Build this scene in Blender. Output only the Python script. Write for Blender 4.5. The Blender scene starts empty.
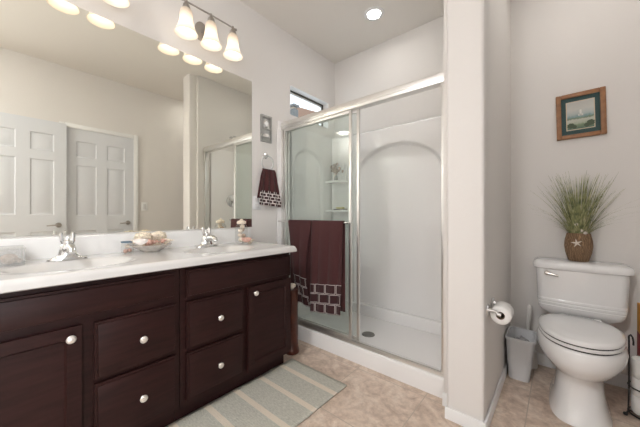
import bpy, bmesh, math, random
from mathutils import Vector, Matrix
R = math.radians
PI = math.pi
random.seed(7)
S = bpy.context.scene
C = S.collection

# ------------------------------------------------------------------ camera
cam_d = bpy.data.cameras.new('camera')
cam_d.sensor_width = 36
cam_d.lens = 279.0 * 36 / 640
cam_d.shift_y = 0.5 / 640
cam_d.clip_start = 0.02
cam = bpy.data.objects.new('camera', cam_d)
C.objects.link(cam)
cam.location = (1.95, 0, 1.07)
cam.rotation_euler = (R(90), 0, R(40.616))
S.camera = cam

# ------------------------------------------------------------------ world, lights, exposure
S.view_settings.view_transform = 'Standard'
S.view_settings.look = 'None'
S.view_settings.gamma = 1
S.view_settings.use_curve_mapping = False
S.view_settings.exposure = 0.62
W = bpy.data.worlds.new('world')
S.world = W
W.use_nodes = True
bg = W.node_tree.nodes['Background']
bg.inputs[0].default_value = (0.80, 0.90, 1.0, 1)
bg.inputs[1].default_value = 1.6


def area(name, loc, rot, sx, sy, power, col):
    d = bpy.data.lights.new(name, 'AREA')
    d.shape = 'RECTANGLE'
    d.size = sx
    d.size_y = sy
    d.energy = power
    d.color = col
    o = bpy.data.objects.new(name, d)
    C.objects.link(o)
    o.location = loc
    o.rotation_euler = rot
    return o


# fill lamp added out of view in the open entrance doorway
area('doorway_fill', (2.62, -0.55, 1.05), (R(90), 0, R(90)), 0.7, 2.0, 12, (1.0, 0.985, 0.97))
SHADE_E = 0.70
DISC_E = 40.0
FILL_E = 125.0

# ------------------------------------------------------------------ materials
MATS = {}


def nodes(name):
    m = bpy.data.materials.new(name)
    m.use_nodes = True
    nt = m.node_tree
    b = nt.nodes['Principled BSDF']
    MATS[name] = m
    return m, nt, b


def N(nt, t, **kw):
    n = nt.nodes.new(t)
    for k, v in kw.items():
        if k in n.inputs:
            n.inputs[k].default_value = v
        else:
            setattr(n, k, v)
    return n


def mat(name, col, rough=0.5, metal=0.0, spec=0.5, coat=0.0, emit=None, es=0.0, bump=None, var=None, trans=0.0):
    """plain principled with optional noise bump (scale, strength) and colour variation (scale, amount)"""
    m, nt, b = nodes(name)
    b.inputs['Base Color'].default_value = (*col, 1)
    b.inputs['Roughness'].default_value = rough
    b.inputs['Metallic'].default_value = metal
    b.inputs['Specular IOR Level'].default_value = spec
    b.inputs['Coat Weight'].default_value = coat
    b.inputs['Coat Roughness'].default_value = 0.08
    b.inputs['Transmission Weight'].default_value = trans
    if emit:
        b.inputs['Emission Color'].default_value = (*emit, 1)
        b.inputs['Emission Strength'].default_value = es
    tc = N(nt, 'ShaderNodeTexCoord')
    if var:
        nz = N(nt, 'ShaderNodeTexNoise', Scale=var[0], Detail=4.0)
        nt.links.new(tc.outputs['Object'], nz.inputs['Vector'])
        cr = N(nt, 'ShaderNodeValToRGB')
        a = var[1]
        cr.color_ramp.elements[0].position = 0.3
        cr.color_ramp.elements[1].position = 0.7
        cr.color_ramp.elements[0].color = (*[max(0, c * (1 - a)) for c in col], 1)
        cr.color_ramp.elements[1].color = (*[min(1, c * (1 + a)) for c in col], 1)
        nt.links.new(nz.outputs['Fac'], cr.inputs['Fac'])
        nt.links.new(cr.outputs['Color'], b.inputs['Base Color'])
    if bump:
        nz = N(nt, 'ShaderNodeTexNoise', Scale=bump[0], Detail=3.0)
        nt.links.new(tc.outputs['Object'], nz.inputs['Vector'])
        bp = N(nt, 'ShaderNodeBump', Strength=bump[1], Distance=0.002)
        nt.links.new(nz.outputs['Fac'], bp.inputs['Height'])
        nt.links.new(bp.outputs['Normal'], b.inputs['Normal'])
    return m


M_wall = mat('wall_paint', (0.80, 0.775, 0.75), 0.75, bump=(70, 0.35))
M_ceil = mat('ceiling_paint', (0.82, 0.79, 0.745), 0.85, bump=(60, 0.3))
M_trim = mat('trim_white', (0.89, 0.895, 0.90), 0.35)
M_door = mat('door_white', (0.73, 0.75, 0.79), 0.4)
M_chrome = mat('chrome', (0.78, 0.78, 0.78), 0.09, 1.0)
M_silver = mat('brushed_aluminium', (0.78, 0.77, 0.75), 0.36, 1.0)
M_nickel = mat('satin_nickel', (0.46, 0.43, 0.40), 0.28, 1.0)
M_knob = mat('knob_nickel', (0.86, 0.83, 0.78), 0.33, 0.75)
M_dark = mat('dark_rubber', (0.02, 0.02, 0.02), 0.5)
M_acryl = mat('shower_acrylic', (0.93, 0.915, 0.905), 0.16, coat=0.3)
M_counter = mat('cultured_marble', (0.67, 0.66, 0.645), 0.16, coat=0.4, var=(6, 0.03))
M_porc = mat('porcelain', (0.88, 0.88, 0.88), 0.08, coat=0.5)
M_plastic = mat('white_plastic', (0.74, 0.735, 0.73), 0.35)
M_bin = mat('bin_plastic', (0.72, 0.73, 0.75), 0.4)
M_paper = mat('tissue_paper', (0.86, 0.85, 0.83), 0.9, bump=(120, 0.2))
M_card = mat('cardboard', (0.22, 0.15, 0.10), 0.9)
M_blackwire = mat('black_wire', (0.012, 0.011, 0.011), 0.4)
M_shellw = mat('cream_shell', (0.80, 0.70, 0.58), 0.5, var=(60, 0.18), bump=(90, 0.5))
M_shellp = mat('pink_shell', (0.60, 0.36, 0.29), 0.45, var=(50, 0.25), bump=(90, 0.5))
M_shellb = mat('brown_shell', (0.46, 0.34, 0.25), 0.45, var=(70, 0.5), bump=(90, 0.5))
M_coral = mat('white_coral', (0.76, 0.66, 0.53), 0.85, var=(90, 0.35), bump=(160, 1.0))
M_gap_shadow = mat('seat_gap_shadow', (0.04, 0.038, 0.036), 0.6)
M_orange_wood = mat('orange_wood', (0.30, 0.14, 0.060), 0.45, var=(30, 0.2))
M_teal = mat('teal_mat', (0.042, 0.085, 0.085), 0.8, var=(200, 0.15))
M_cream = mat('cream_fillet', (0.62, 0.52, 0.38), 0.6)
M_mahog = mat('mahogany', (0.075, 0.017, 0.008), 0.3, var=(20, 0.3))
M_white_knob = mat('ivory', (0.78, 0.70, 0.58), 0.4)
M_soap = mat('yellow_soap', (0.72, 0.63, 0.22), 0.4)
M_driedf = mat('dried_flower', (0.30, 0.20, 0.14), 0.9, var=(60, 0.5))
M_vase = mat('grey_glass_vase', (0.24, 0.25, 0.25), 0.15)
M_orange = mat('orange_paper', (0.85, 0.36, 0.03), 0.5)
M_red = mat('red_paper', (0.42, 0.03, 0.03), 0.5)
M_star = mat('starfish_white', (0.80, 0.74, 0.66), 0.7, bump=(200, 0.5))
M_brushwhite = mat('brush_handle', (0.86, 0.85, 0.82), 0.4)
M_tan = mat('stucco_tan', (0.42, 0.33, 0.25), 0.9)
M_rooftile = mat('roof_tile', (0.23, 0.13, 0.085), 0.8)
M_grey = mat('grey_metal', (0.10, 0.095, 0.09), 0.6)
M_blue = mat('blue_lid', (0.10, 0.17, 0.24), 0.4)


def wood_cab():
    m, nt, b = nodes('espresso_wood')
    tc = N(nt, 'ShaderNodeTexCoord')
    mp = N(nt, 'ShaderNodeMapping')
    mp.inputs['Scale'].default_value = (30, 3, 30)
    nz = N(nt, 'ShaderNodeTexNoise', Scale=2.0, Detail=6.0)
    cr = N(nt, 'ShaderNodeValToRGB')
    cr.color_ramp.elements[0].position = 0.3
    cr.color_ramp.elements[1].position = 0.75
    cr.color_ramp.elements[0].color = (0.0170, 0.0056, 0.0052, 1)
    cr.color_ramp.elements[1].color = (0.0320, 0.0112, 0.0102, 1)
    nt.links.new(tc.outputs['Object'], mp.inputs['Vector'])
    nt.links.new(mp.outputs['Vector'], nz.inputs['Vector'])
    nt.links.new(nz.outputs['Fac'], cr.inputs['Fac'])
    nt.links.new(cr.outputs['Color'], b.inputs['Base Color'])
    b.inputs['Roughness'].default_value = 0.40
    b.inputs['Specular IOR Level'].default_value = 0.20
    return m


M_cab = wood_cab()


def floor_tile():
    m, nt, b = nodes('travertine_tile')
    tc = N(nt, 'ShaderNodeTexCoord')
    mp = N(nt, 'ShaderNodeMapping')
    T = 0.465
    mp.inputs['Location'].default_value = (-1.353 / T, -1.174 / T, 0)
    mp.inputs['Scale'].default_value = (1 / T, 1 / T, 1)
    nt.links.new(tc.outputs['Object'], mp.inputs['Vector'])
    br = N(nt, 'ShaderNodeTexBrick', offset=0.0, squash=1.0)
    br.inputs['Scale'].default_value = 1.0
    br.inputs['Brick Width'].default_value = 1.0
    br.inputs['Row Height'].default_value = 1.0
    br.inputs['Mortar Size'].default_value = 0.006
    br.inputs['Mortar Smooth'].default_value = 0.3
    nt.links.new(mp.outputs['Vector'], br.inputs['Vector'])
    n1 = N(nt, 'ShaderNodeTexNoise', Scale=6.0, Detail=8.0, Roughness=0.62, Distortion=1.6)
    n2 = N(nt, 'ShaderNodeTexNoise', Scale=34.0, Detail=5.0, Roughness=0.7)
    nt.links.new(tc.outputs['Object'], n1.inputs['Vector'])
    nt.links.new(tc.outputs['Object'], n2.inputs['Vector'])
    c1 = N(nt, 'ShaderNodeValToRGB')
    c1.color_ramp.elements[0].position = 0.30
    c1.color_ramp.elements[0].color = (0.50, 0.38, 0.30, 1)
    c1.color_ramp.elements[1].position = 0.72
    c1.color_ramp.elements[1].color = (0.84, 0.74, 0.64, 1)
    e = c1.color_ramp.elements.new(0.5)
    e.color = (0.70, 0.57, 0.47, 1)
    nt.links.new(n1.outputs['Fac'], c1.inputs['Fac'])
    c2 = N(nt, 'ShaderNodeValToRGB')
    c2.color_ramp.elements[0].position = 0.34
    c2.color_ramp.elements[0].color = (0.82, 0.79, 0.77, 1)
    c2.color_ramp.elements[1].position = 0.60
    c2.color_ramp.elements[1].color = (1.05, 1.04, 1.03, 1)
    nt.links.new(n2.outputs['Fac'], c2.inputs['Fac'])
    mx = N(nt, 'ShaderNodeMixRGB', blend_type='MULTIPLY')
    mx.inputs[0].default_value = 1.0
    nt.links.new(c1.outputs['Color'], mx.inputs[1])
    nt.links.new(c2.outputs['Color'], mx.inputs[2])
    mg = N(nt, 'ShaderNodeMixRGB')
    mg.inputs[2].default_value = (0.50, 0.41, 0.33, 1)
    nt.links.new(br.outputs['Fac'], mg.inputs[0])
    nt.links.new(mx.outputs['Color'], mg.inputs[1])
    nt.links.new(mg.outputs['Color'], b.inputs['Base Color'])
    b.inputs['Roughness'].default_value = 0.42
    bp = N(nt, 'ShaderNodeBump', Strength=0.25, Distance=0.003)
    inv = N(nt, 'ShaderNodeMath', operation='SUBTRACT')
    inv.inputs[0].default_value = 1.0
    nt.links.new(br.outputs['Fac'], inv.inputs[1])
    nt.links.new(inv.outputs[0], bp.inputs['Height'])
    nt.links.new(bp.outputs['Normal'], b.inputs['Normal'])
    return m


M_floor = floor_tile()


def thin_glass(name, tint, gl=0.06, rough=0.0, haze=0.0, haze_col=(0.8, 0.85, 0.82)):
    m = bpy.data.materials.new(name)
    m.use_nodes = True
    nt = m.node_tree
    nt.nodes.clear()
    out = N(nt, 'ShaderNodeOutputMaterial')
    tr = N(nt, 'ShaderNodeBsdfTransparent')
    tr.inputs[0].default_value = (*tint, 1)
    gs = N(nt, 'ShaderNodeBsdfGlossy', Roughness=rough)
    fr = N(nt, 'ShaderNodeFresnel', IOR=1.5)
    ge = N(nt, 'ShaderNodeNewGeometry')
    fm = N(nt, 'ShaderNodeMath', operation='SUBTRACT', use_clamp=True)
    nt.links.new(fr.outputs[0], fm.inputs[0])
    nt.links.new(ge.outputs['Backfacing'], fm.inputs[1])
    mx = N(nt, 'ShaderNodeMixShader')
    nt.links.new(fm.outputs[0], mx.inputs[0])
    nt.links.new(tr.outputs[0], mx.inputs[1])
    nt.links.new(gs.outputs[0], mx.inputs[2])
    last = mx
    if haze:
        df = N(nt, 'ShaderNodeBsdfDiffuse')
        df.inputs[0].default_value = (*haze_col, 1)
        m2 = N(nt, 'ShaderNodeMixShader')
        m2.inputs[0].default_value = haze
        nt.links.new(mx.outputs[0], m2.inputs[1])
        nt.links.new(df.outputs[0], m2.inputs[2])
        last = m2
    nt.links.new(last.outputs[0], out.inputs[0])
    return m


M_showerglass = thin_glass('shower_glass', (0.945, 0.965, 0.955), haze=0.04)
M_clear = thin_glass('clear_glass', (0.95, 0.95, 0.945), haze=0.03)
M_pane = thin_glass('window_pane', (0.95, 0.97, 0.97))


def mirror_mat():
    m = bpy.data.materials.new('mirror_silvering')
    m.use_nodes = True
    nt = m.node_tree
    nt.nodes.clear()
    out = N(nt, 'ShaderNodeOutputMaterial')
    gs = N(nt, 'ShaderNodeBsdfGlossy', Roughness=0.0)
    gs.inputs[0].default_value = (0.93, 0.925, 0.85, 1)
    nt.links.new(gs.outputs[0], out.inputs[0])
    return m


M_mirror = mirror_mat()


def shade_mat():
    """frosted glass bell lit from inside: bright body, warmer near the neck and the rim (z in object space)"""
    m, nt, b = nodes('frosted_shade')
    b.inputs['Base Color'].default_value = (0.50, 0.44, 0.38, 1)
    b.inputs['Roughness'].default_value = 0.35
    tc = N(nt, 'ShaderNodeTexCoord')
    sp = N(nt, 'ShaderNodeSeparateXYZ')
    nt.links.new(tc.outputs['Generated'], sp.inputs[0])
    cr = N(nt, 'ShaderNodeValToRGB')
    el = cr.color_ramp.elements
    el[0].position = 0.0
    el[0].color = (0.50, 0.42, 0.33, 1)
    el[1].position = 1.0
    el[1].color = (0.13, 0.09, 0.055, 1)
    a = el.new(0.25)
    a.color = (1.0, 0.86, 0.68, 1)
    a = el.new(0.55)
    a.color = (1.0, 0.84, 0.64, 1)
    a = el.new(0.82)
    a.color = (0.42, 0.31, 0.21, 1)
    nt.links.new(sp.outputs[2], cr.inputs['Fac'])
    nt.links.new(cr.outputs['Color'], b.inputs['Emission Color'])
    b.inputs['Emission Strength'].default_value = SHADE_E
    return m


M_shade = shade_mat()
M_disc = mat('lit_lens', (0.9, 0.9, 0.9), 0.5, emit=(1.0, 0.96, 0.91), es=DISC_E)


def towel_mat(name, base, band, cell_u, cell_v, gap, outl, ground, line):
    """terry cloth: plain body, a woven band of outlined blocks below v = band (UV: metres across, metres up from the hem)"""
    m, nt, b = nodes(name)
    uv = N(nt, 'ShaderNodeUVMap')

    def brick(mort):
        br = N(nt, 'ShaderNodeTexBrick', offset=0.5)
        br.inputs['Scale'].default_value = 1.0
        br.inputs['Brick Width'].default_value = cell_u
        br.inputs['Row Height'].default_value = cell_v
        br.inputs['Mortar Size'].default_value = mort
        br.inputs['Mortar Smooth'].default_value = 0.1
        nt.links.new(uv.outputs[0], br.inputs['Vector'])
        return br.outputs['Fac']
    sub = N(nt, 'ShaderNodeMath', operation='SUBTRACT', use_clamp=True)
    nt.links.new(brick(outl), sub.inputs[0])
    if gap:
        nt.links.new(brick(gap), sub.inputs[1])
    else:
        sub.inputs[1].default_value = 0
    cb = N(nt, 'ShaderNodeMixRGB')
    cb.inputs[1].default_value = (*ground, 1)
    cb.inputs[2].default_value = (*line, 1)
    nt.links.new(sub.outputs[0], cb.inputs[0])
    sp = N(nt, 'ShaderNodeSeparateXYZ')
    nt.links.new(uv.outputs[0], sp.inputs[0])
    lt = N(nt, 'ShaderNodeMath', operation='LESS_THAN')
    lt.inputs[1].default_value = band
    nt.links.new(sp.outputs[1], lt.inputs[0])
    mx = N(nt, 'ShaderNodeMixRGB')
    mx.inputs[1].default_value = (*base, 1)
    nt.links.new(lt.outputs[0], mx.inputs[0])
    nt.links.new(cb.outputs[0], mx.inputs[2])
    nt.links.new(mx.outputs[0], b.inputs['Base Color'])
    b.inputs['Roughness'].default_value = 0.95
    b.inputs['Sheen Weight'].default_value = 0.10
    nz = N(nt, 'ShaderNodeTexNoise', Scale=350.0)
    bp = N(nt, 'ShaderNodeBump', Strength=0.5, Distance=0.002)
    nt.links.new(nz.outputs['Fac'], bp.inputs['Height'])
    nt.links.new(bp.outputs['Normal'], b.inputs['Normal'])
    return m


M_towel = towel_mat('maroon_terry', (0.060, 0.0155, 0.0165), 0.225, 0.105, 0.075, 0.0025, 0.0068, (0.040, 0.010, 0.012), (0.55, 0.50, 0.48))
M_towel2 = towel_mat('maroon_hand_terry', (0.070, 0.018, 0.019), 0.130, 0.034, 0.027, 0, 0.0042, (0.045, 0.014, 0.016), (0.66, 0.60, 0.58))


def rug_mat():
    m, nt, b = nodes('striped_cotton')
    tc = N(nt, 'ShaderNodeTexCoord')
    sp = N(nt, 'ShaderNodeSeparateXYZ')
    nt.links.new(tc.outputs['Object'], sp.inputs[0])
    mo = N(nt, 'ShaderNodeMath', operation='PINGPONG')
    mo.inputs[1].default_value = 0.0905
    ad = N(nt, 'ShaderNodeMath', operation='SUBTRACT')
    ad.inputs[1].default_value = 1.303 - 5 * 0.181
    nt.links.new(sp.outputs[1], ad.inputs[0])
    nt.links.new(ad.outputs[0], mo.inputs[0])
    lt = N(nt, 'ShaderNodeMath', operation='LESS_THAN')
    lt.inputs[1].default_value = 0.017
    nt.links.new(mo.outputs[0], lt.inputs[0])
    mp = N(nt, 'ShaderNodeMapping')
    mp.inputs['Scale'].default_value = (60, 160, 60)
    nz = N(nt, 'ShaderNodeTexNoise', Scale=1.0, Detail=3.0)
    nt.links.new(tc.outputs['Object'], mp.inputs['Vector'])
    nt.links.new(mp.outputs['Vector'], nz.inputs['Vector'])
    cr = N(nt, 'ShaderNodeValToRGB')
    cr.color_ramp.elements[0].position = 0.3
    cr.color_ramp.elements[1].position = 0.7
    cr.color_ramp.elements[0].color = (0.44, 0.43, 0.37, 1)
    cr.color_ramp.elements[1].color = (0.60, 0.585, 0.51, 1)
    nt.links.new(nz.outputs['Fac'], cr.inputs['Fac'])
    mx = N(nt, 'ShaderNodeMixRGB')
    mx.inputs[2].default_value = (0.72, 0.64, 0.53, 1)
    nt.links.new(lt.outputs[0], mx.inputs[0])
    nt.links.new(cr.outputs['Color'], mx.inputs[1])
    nt.links.new(mx.outputs[0], b.inputs['Base Color'])
    b.inputs['Roughness'].default_value = 0.95
    bp = N(nt, 'ShaderNodeBump', Strength=0.8, Distance=0.004)
    nt.links.new(nz.outputs['Fac'], bp.inputs['Height'])
    nt.links.new(bp.outputs['Normal'], b.inputs['Normal'])
    return m


M_rug = rug_mat()


def wicker_mat():
    m, nt, b = nodes('wicker')
    tc = N(nt, 'ShaderNodeTexCoord')
    br = N(nt, 'ShaderNodeTexWave', Scale=30.0, Distortion=14.0, Detail=4.0)
    br.bands_direction = 'X'
    nt.links.new(tc.outputs['Object'], br.inputs['Vector'])
    cr = N(nt, 'ShaderNodeValToRGB')
    cr.color_ramp.elements[0].color = (0.19, 0.115, 0.062, 1)
    cr.color_ramp.elements[1].color = (0.33, 0.21, 0.12, 1)
    nt.links.new(br.outputs['Color'], cr.inputs['Fac'])
    nt.links.new(cr.outputs['Color'], b.inputs['Base Color'])
    b.inputs['Roughness'].default_value = 0.8
    bp = N(nt, 'ShaderNodeBump', Strength=0.8, Distance=0.004)
    nt.links.new(br.outputs['Fac'], bp.inputs['Height'])
    nt.links.new(bp.outputs['Normal'], b.inputs['Normal'])
    return m


M_wicker = wicker_mat()


def grass_mat():
    m, nt, b = nodes('grass_blade')
    tc = N(nt, 'ShaderNodeTexCoord')
    nz = N(nt, 'ShaderNodeTexNoise', Scale=28.0, Detail=2.0)
    nt.links.new(tc.outputs['Object'], nz.inputs['Vector'])
    cr = N(nt, 'ShaderNodeValToRGB')
    cr.color_ramp.elements[0].position = 0.3
    cr.color_ramp.elements[0].color = (0.085, 0.115, 0.050, 1)
    cr.color_ramp.elements[1].position = 0.72
    cr.color_ramp.elements[1].color = (0.66, 0.62, 0.38, 1)
    e = cr.color_ramp.elements.new(0.5)
    e.color = (0.30, 0.32, 0.14, 1)
    nt.links.new(nz.outputs['Fac'], cr.inputs['Fac'])
    nt.links.new(cr.outputs['Color'], b.inputs['Base Color'])
    b.inputs['Roughness'].default_value = 0.6
    return m


M_grass = grass_mat()


# ------------------------------------------------------------------ mesh helpers (world coordinates)
def box(bm, x0, x1, y0, y1, z0, z1, bev=0.0, seg=2, only=None):
    r = bmesh.ops.create_cube(bm, size=1.0)
    vs = r['verts']
    for v in vs:
        v.co = Vector((x0 + (v.co.x + .5) * (x1 - x0), y0 + (v.co.y + .5) * (y1 - y0), z0 + (v.co.z + .5) * (z1 - z0)))
    if bev:
        es = list({e for v in vs for e in v.link_edges})
        if only:
            es = [e for e in es if only((e.verts[0].co + e.verts[1].co) / 2, (e.verts[1].co - e.verts[0].co).normalized())]
        bmesh.ops.bevel(bm, geom=es, offset=bev, segments=seg, affect='EDGES', profile=0.5)
    return vs


def lathe(bm, prof, center, axis='Z', seg=32, cap=True, sx=1.0, sy=1.0):
    """prof: list of (r, h). axis: direction of h."""
    c = Vector(center)
    rings = []
    for r, h in prof:
        ring = []
        for k in range(seg):
            a = 2 * PI * k / seg
            p, q = r * math.cos(a) * sx, r * math.sin(a) * sy
            if axis == 'Z':
                v = Vector((p, q, h))
            elif axis == 'X':
                v = Vector((h, p, q))
            else:
                v = Vector((q, h, p))
            ring.append(bm.verts.new(c + v))
        rings.append(ring)
    for a, b in zip(rings, rings[1:]):
        for k in range(seg):
            bm.faces.new((a[k], a[(k + 1) % seg], b[(k + 1) % seg], b[k]))
    if cap:
        if prof[0][0] > 1e-6:
            bm.faces.new(rings[0][::-1])
        if prof[-1][0] > 1e-6:
            bm.faces.new(rings[-1])
    return rings


def tube(bm, pts, r, seg=10, closed=False, rad=None):
    pts = [Vector(p) for p in pts]
    n = len(pts)
    rings = []
    prev = None
    for i, p in enumerate(pts):
        if closed:
            t = (pts[(i + 1) % n] - pts[i - 1]).normalized()
        else:
            t = (pts[min(i + 1, n - 1)] - pts[max(i - 1, 0)]).normalized()
        if prev is None:
            up = Vector((0, 0, 1)) if abs(t.z) < 0.9 else Vector((1, 0, 0))
            u = t.cross(up).normalized()
        else:
            u = (prev - t * prev.dot(t)).normalized()
        prev = u
        w = t.cross(u)
        rr = rad[i] if rad else r
        rings.append([bm.verts.new(p + (u * math.cos(2 * PI * k / seg) + w * math.sin(2 * PI * k / seg)) * rr) for k in range(seg)])
    m = n if closed else n - 1
    for i in range(m):
        a, b = rings[i], rings[(i + 1) % n]
        for k in range(seg):
            bm.faces.new((a[k], a[(k + 1) % seg], b[(k + 1) % seg], b[k]))
    if not closed:
        bm.faces.new(rings[0][::-1])
        bm.faces.new(rings[-1])


def loft(bm, rings, cap=True):
    R_ = [[bm.verts.new(p) for p in ring] for ring in rings]
    n = len(R_[0])
    for a, b in zip(R_, R_[1:]):
        for k in range(n):
            bm.faces.new((a[k], a[(k + 1) % n], b[(k + 1) % n], b[k]))
    if cap:
        bm.faces.new(R_[0][::-1])
        bm.faces.new(R_[-1])


def grid(bm, nu, nv, f, uvf=None):
    vs = [[bm.verts.new(f(i / nu, j / nv)) for j in range(nv + 1)] for i in range(nu + 1)]
    uvl = bm.loops.layers.uv.verify() if uvf else None
    for i in range(nu):
        for j in range(nv):
            idx = ((i, j), (i + 1, j), (i + 1, j + 1), (i, j + 1))
            fc = bm.faces.new([vs[a][b] for a, b in idx])
            if uvf:
                for lp, (a, b) in zip(fc.loops, idx):
                    lp[uvl].uv = uvf(a / nu, b / nv)
    return vs


def root_of(o):
    while o.parent:
        o = o.parent
    return o


def obj(name, bm, m, parent=None, smooth=35, kind=None, label=None, recalc=True):
    if recalc:
        bmesh.ops.recalc_face_normals(bm, faces=bm.faces)
    if parent is not None:
        off = root_of(parent).location
        bmesh.ops.translate(bm, verts=bm.verts, vec=-off)
    me = bpy.data.meshes.new(name)
    bm.to_mesh(me)
    bm.free()
    me.materials.append(m)
    if smooth:
        for p in me.polygons:
            p.use_smooth = True
        me.set_sharp_from_angle(angle=R(smooth))
    o = bpy.data.objects.new(name, me)
    C.objects.link(o)
    if parent is not None:
        o.parent = parent
    if kind:
        o['kind'] = kind
    if label:
        o['label'] = label
    return o


def tag(o, label, cat, group=None):
    o['label'] = label
    o['category'] = cat
    if group:
        o['group'] = group
    return o


def thing(name, label, cat, loc, group=None):
    o = bpy.data.objects.new(name, None)
    C.objects.link(o)
    o.location = loc
    o.empty_display_size = 0.05
    return tag(o, label, cat, group)


def dup(root, loc, label, rz=0.0):
    r = root.copy()
    C.objects.link(r)
    r.location = loc
    r.rotation_euler = (0, 0, rz)
    r['label'] = label
    for ch in list(root.children):
        c = ch.copy()
        C.objects.link(c)
        c.parent = r
        for g in list(ch.children):
            d = g.copy()
            C.objects.link(d)
            d.parent = c
    return r


def B():
    return bmesh.new()


def bx(name, m, parent, *a, **k):
    bm = B()
    kk = {q: k.pop(q) for q in ('bev', 'seg', 'only') if q in k}
    box(bm, *a, **kk)
    return obj(name, bm, m, parent, **k)


# ------------------------------------------------------------------ the room
H = 2.787
XW = 2.426          # wall opposite the mirror
YB = 2.529          # far wall
YF = -1.5           # wall behind the camera
bx('floor', M_floor, None, -0.12, XW + 1.2, YF - 0.12, YB + 0.12, -0.08, 0.0, kind='structure', smooth=0)
bx('ceiling', M_ceil, None, -0.12, XW + 0.12, YF - 0.12, YB + 0.12, H, H + 0.08, kind='structure', smooth=0)
# mirror wall with the small high window over the shower
WY0, WY1, WZ0, WZ1 = 1.838, 2.415, 2.02, 2.300
bm = B()
box(bm, -0.14, 0, YF - 0.12, WY0, 0, H)
box(bm, -0.14, 0, WY1, YB + 0.12, 0, H)
box(bm, -0.14, 0, WY0, WY1, 0, WZ0)
box(bm, -0.14, 0, WY0, WY1, WZ1, H)
obj('wall_left', bm, M_wall, None, kind='structure', smooth=0)
bx('wall_back', M_wall, None, 0, XW, YB, YB + 0.12, 0, H, kind='structure', smooth=0)
# wall opposite with the open entrance doorway behind the camera
bm = B()
DY0, DY1, DZ = -0.92, -0.18, 2.06
box(bm, XW, XW + 0.12, YF - 0.12, DY0, 0, H)
box(bm, XW, XW + 0.12, DY1, YB + 0.12, 0, H)
box(bm, XW, XW + 0.12, DY0, DY1, DZ, H)
obj('wall_right', bm, M_wall, None, kind='structure', smooth=0)
bx('wall_front', M_wall, None, 0, XW, YF - 0.12, YF, 0, H, kind='structure', smooth=0)
# partition between shower and toilet, bullnosed corners
XP0, XP1, YP = 1.458, 1.672, 1.548
bm = B()
box(bm, XP0 + .040, XP1, YP, YP + .10, 0, H, bev=0.016, seg=4, only=lambda c, d: abs(d.z) > .9 and c.y < YP + .01)
box(bm, XP0, XP1, YP + .092, YB, 0, H)
obj('wall_partition', bm, M_wall, None, kind='structure')
# window in the mirror wall
bm = B()
xf0, xf1 = -0.115, -0.075
for y0, y1, z0, z1 in ((WY0, WY0 + .016, WZ0, WZ1), (WY1 - .016, WY1, WZ0, WZ1), (WY0, WY1, WZ0, WZ0 + .016), (WY0, WY1, WZ1 - .016, WZ1)):
    box(bm, xf0, xf1, y0, y1, z0, z1)
w1 = obj('window_1', bm, mat('bronze_frame', (0.10, 0.095, 0.085), .4, .5), None, kind='structure')
bm = B()
for y0, y1, z0, z1 in ((WY0 + .016, WY0 + .032, WZ0 + .016, WZ1 - .016), (WY1 - .032, WY1 - .016, WZ0 + .016, WZ1 - .016),
                       (WY0 + .016, WY1 - .016, WZ0 + .016, WZ0 + .03), (WY0 + .016, WY1 - .016, WZ1 - .034, WZ1 - .016)):
    box(bm, xf0 + .008, xf1 - .006, y0, y1, z0, z1)
obj('window_sash', bm, M_silver, w1)
bx('window_pane', M_pane, w1, -0.098, -0.094, WY0 + .03, WY1 - .03, WZ0 + .03, WZ1 - .03, smooth=0)


# baseboards
def baseboard(name, *a):
    bx(name, M_trim, None, *a, kind='structure', bev=0.006, seg=2, only=lambda c, d: c.z > 0.03 and abs(d.z) < .1)


BBH = 0.062
baseboard('baseboard_partition_front', XP0 + 0.036, XP1 + 0.012, YP - 0.012, YP, 0, BBH)
baseboard('baseboard_partition_side', XP1, XP1 + 0.012, YP, YB, 0, BBH)
baseboard('baseboard_partition_return', XP0 - 0.004, XP0 + 0.040, YP + 0.080, YP + .092, 0, BBH + 0.01)
baseboard('baseboard_back', XP1 + 0.012, XW, YB - 0.012, YB, 0, BBH + 0.02)
baseboard('baseboard_right', XW - 0.012, XW, 1.28, YB - 0.012, 0, BBH + 0.02)
baseboard('baseboard_left', 0, 0.012, 1.36, 1.655, 0, BBH + 0.02)


# six panel doors in the opposite wall, seen in the mirror
def six_panel(bm, x, xs, y0, y1, z0, z1):
    """slab of thickness xs behind the face plane x (facing -x), with 2 x 3 sunk and raised panels"""
    w = y1 - y0
    h = z1 - z0
    ys = [y0, y0 + .148 * w, y0 + .425 * w, y0 + .575 * w, y0 + .852 * w, y1]
    zs = [z0, z0 + .115 * h, z0 + .415 * h, z0 + .502 * h, z0 + .792 * h, z0 + .838 * h, z0 + .93 * h, z1]
    V = [[bm.verts.new((x, yy, zz)) for zz in zs] for yy in ys]
    pan = []
    for i in range(5):
        for j in range(7):
            f = bm.faces.new((V[i][j], V[i][j + 1], V[i + 1][j + 1], V[i + 1][j]))
            f.normal_update()
            if i in (1, 3) and j in (1, 3, 5):
                pan.append(f)
    bmesh.ops.inset_individual(bm, faces=pan, thickness=.012, depth=-.009)
    bmesh.ops.inset_individual(bm, faces=pan, thickness=.022, depth=0)
    bmesh.ops.inset_individual(bm, faces=pan, thickness=.020, depth=.005)
    o = [bm.verts.new((x + xs, yy, zz)) for yy, zz in ((y0, z0), (y1, z0), (y1, z1), (y0, z1))]
    bm.faces.new(o)
    left = V[0]
    right = V[-1]
    bm.faces.new([o[0], o[3]] + left[::-1])
    bm.faces.new([o[2], o[1]] + right)
    bm.faces.new([o[1], o[0]] + [V[i][0] for i in range(6)])
    bm.faces.new([o[3], o[2]] + [V[i][-1] for i in range(5, -1, -1)])


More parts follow.
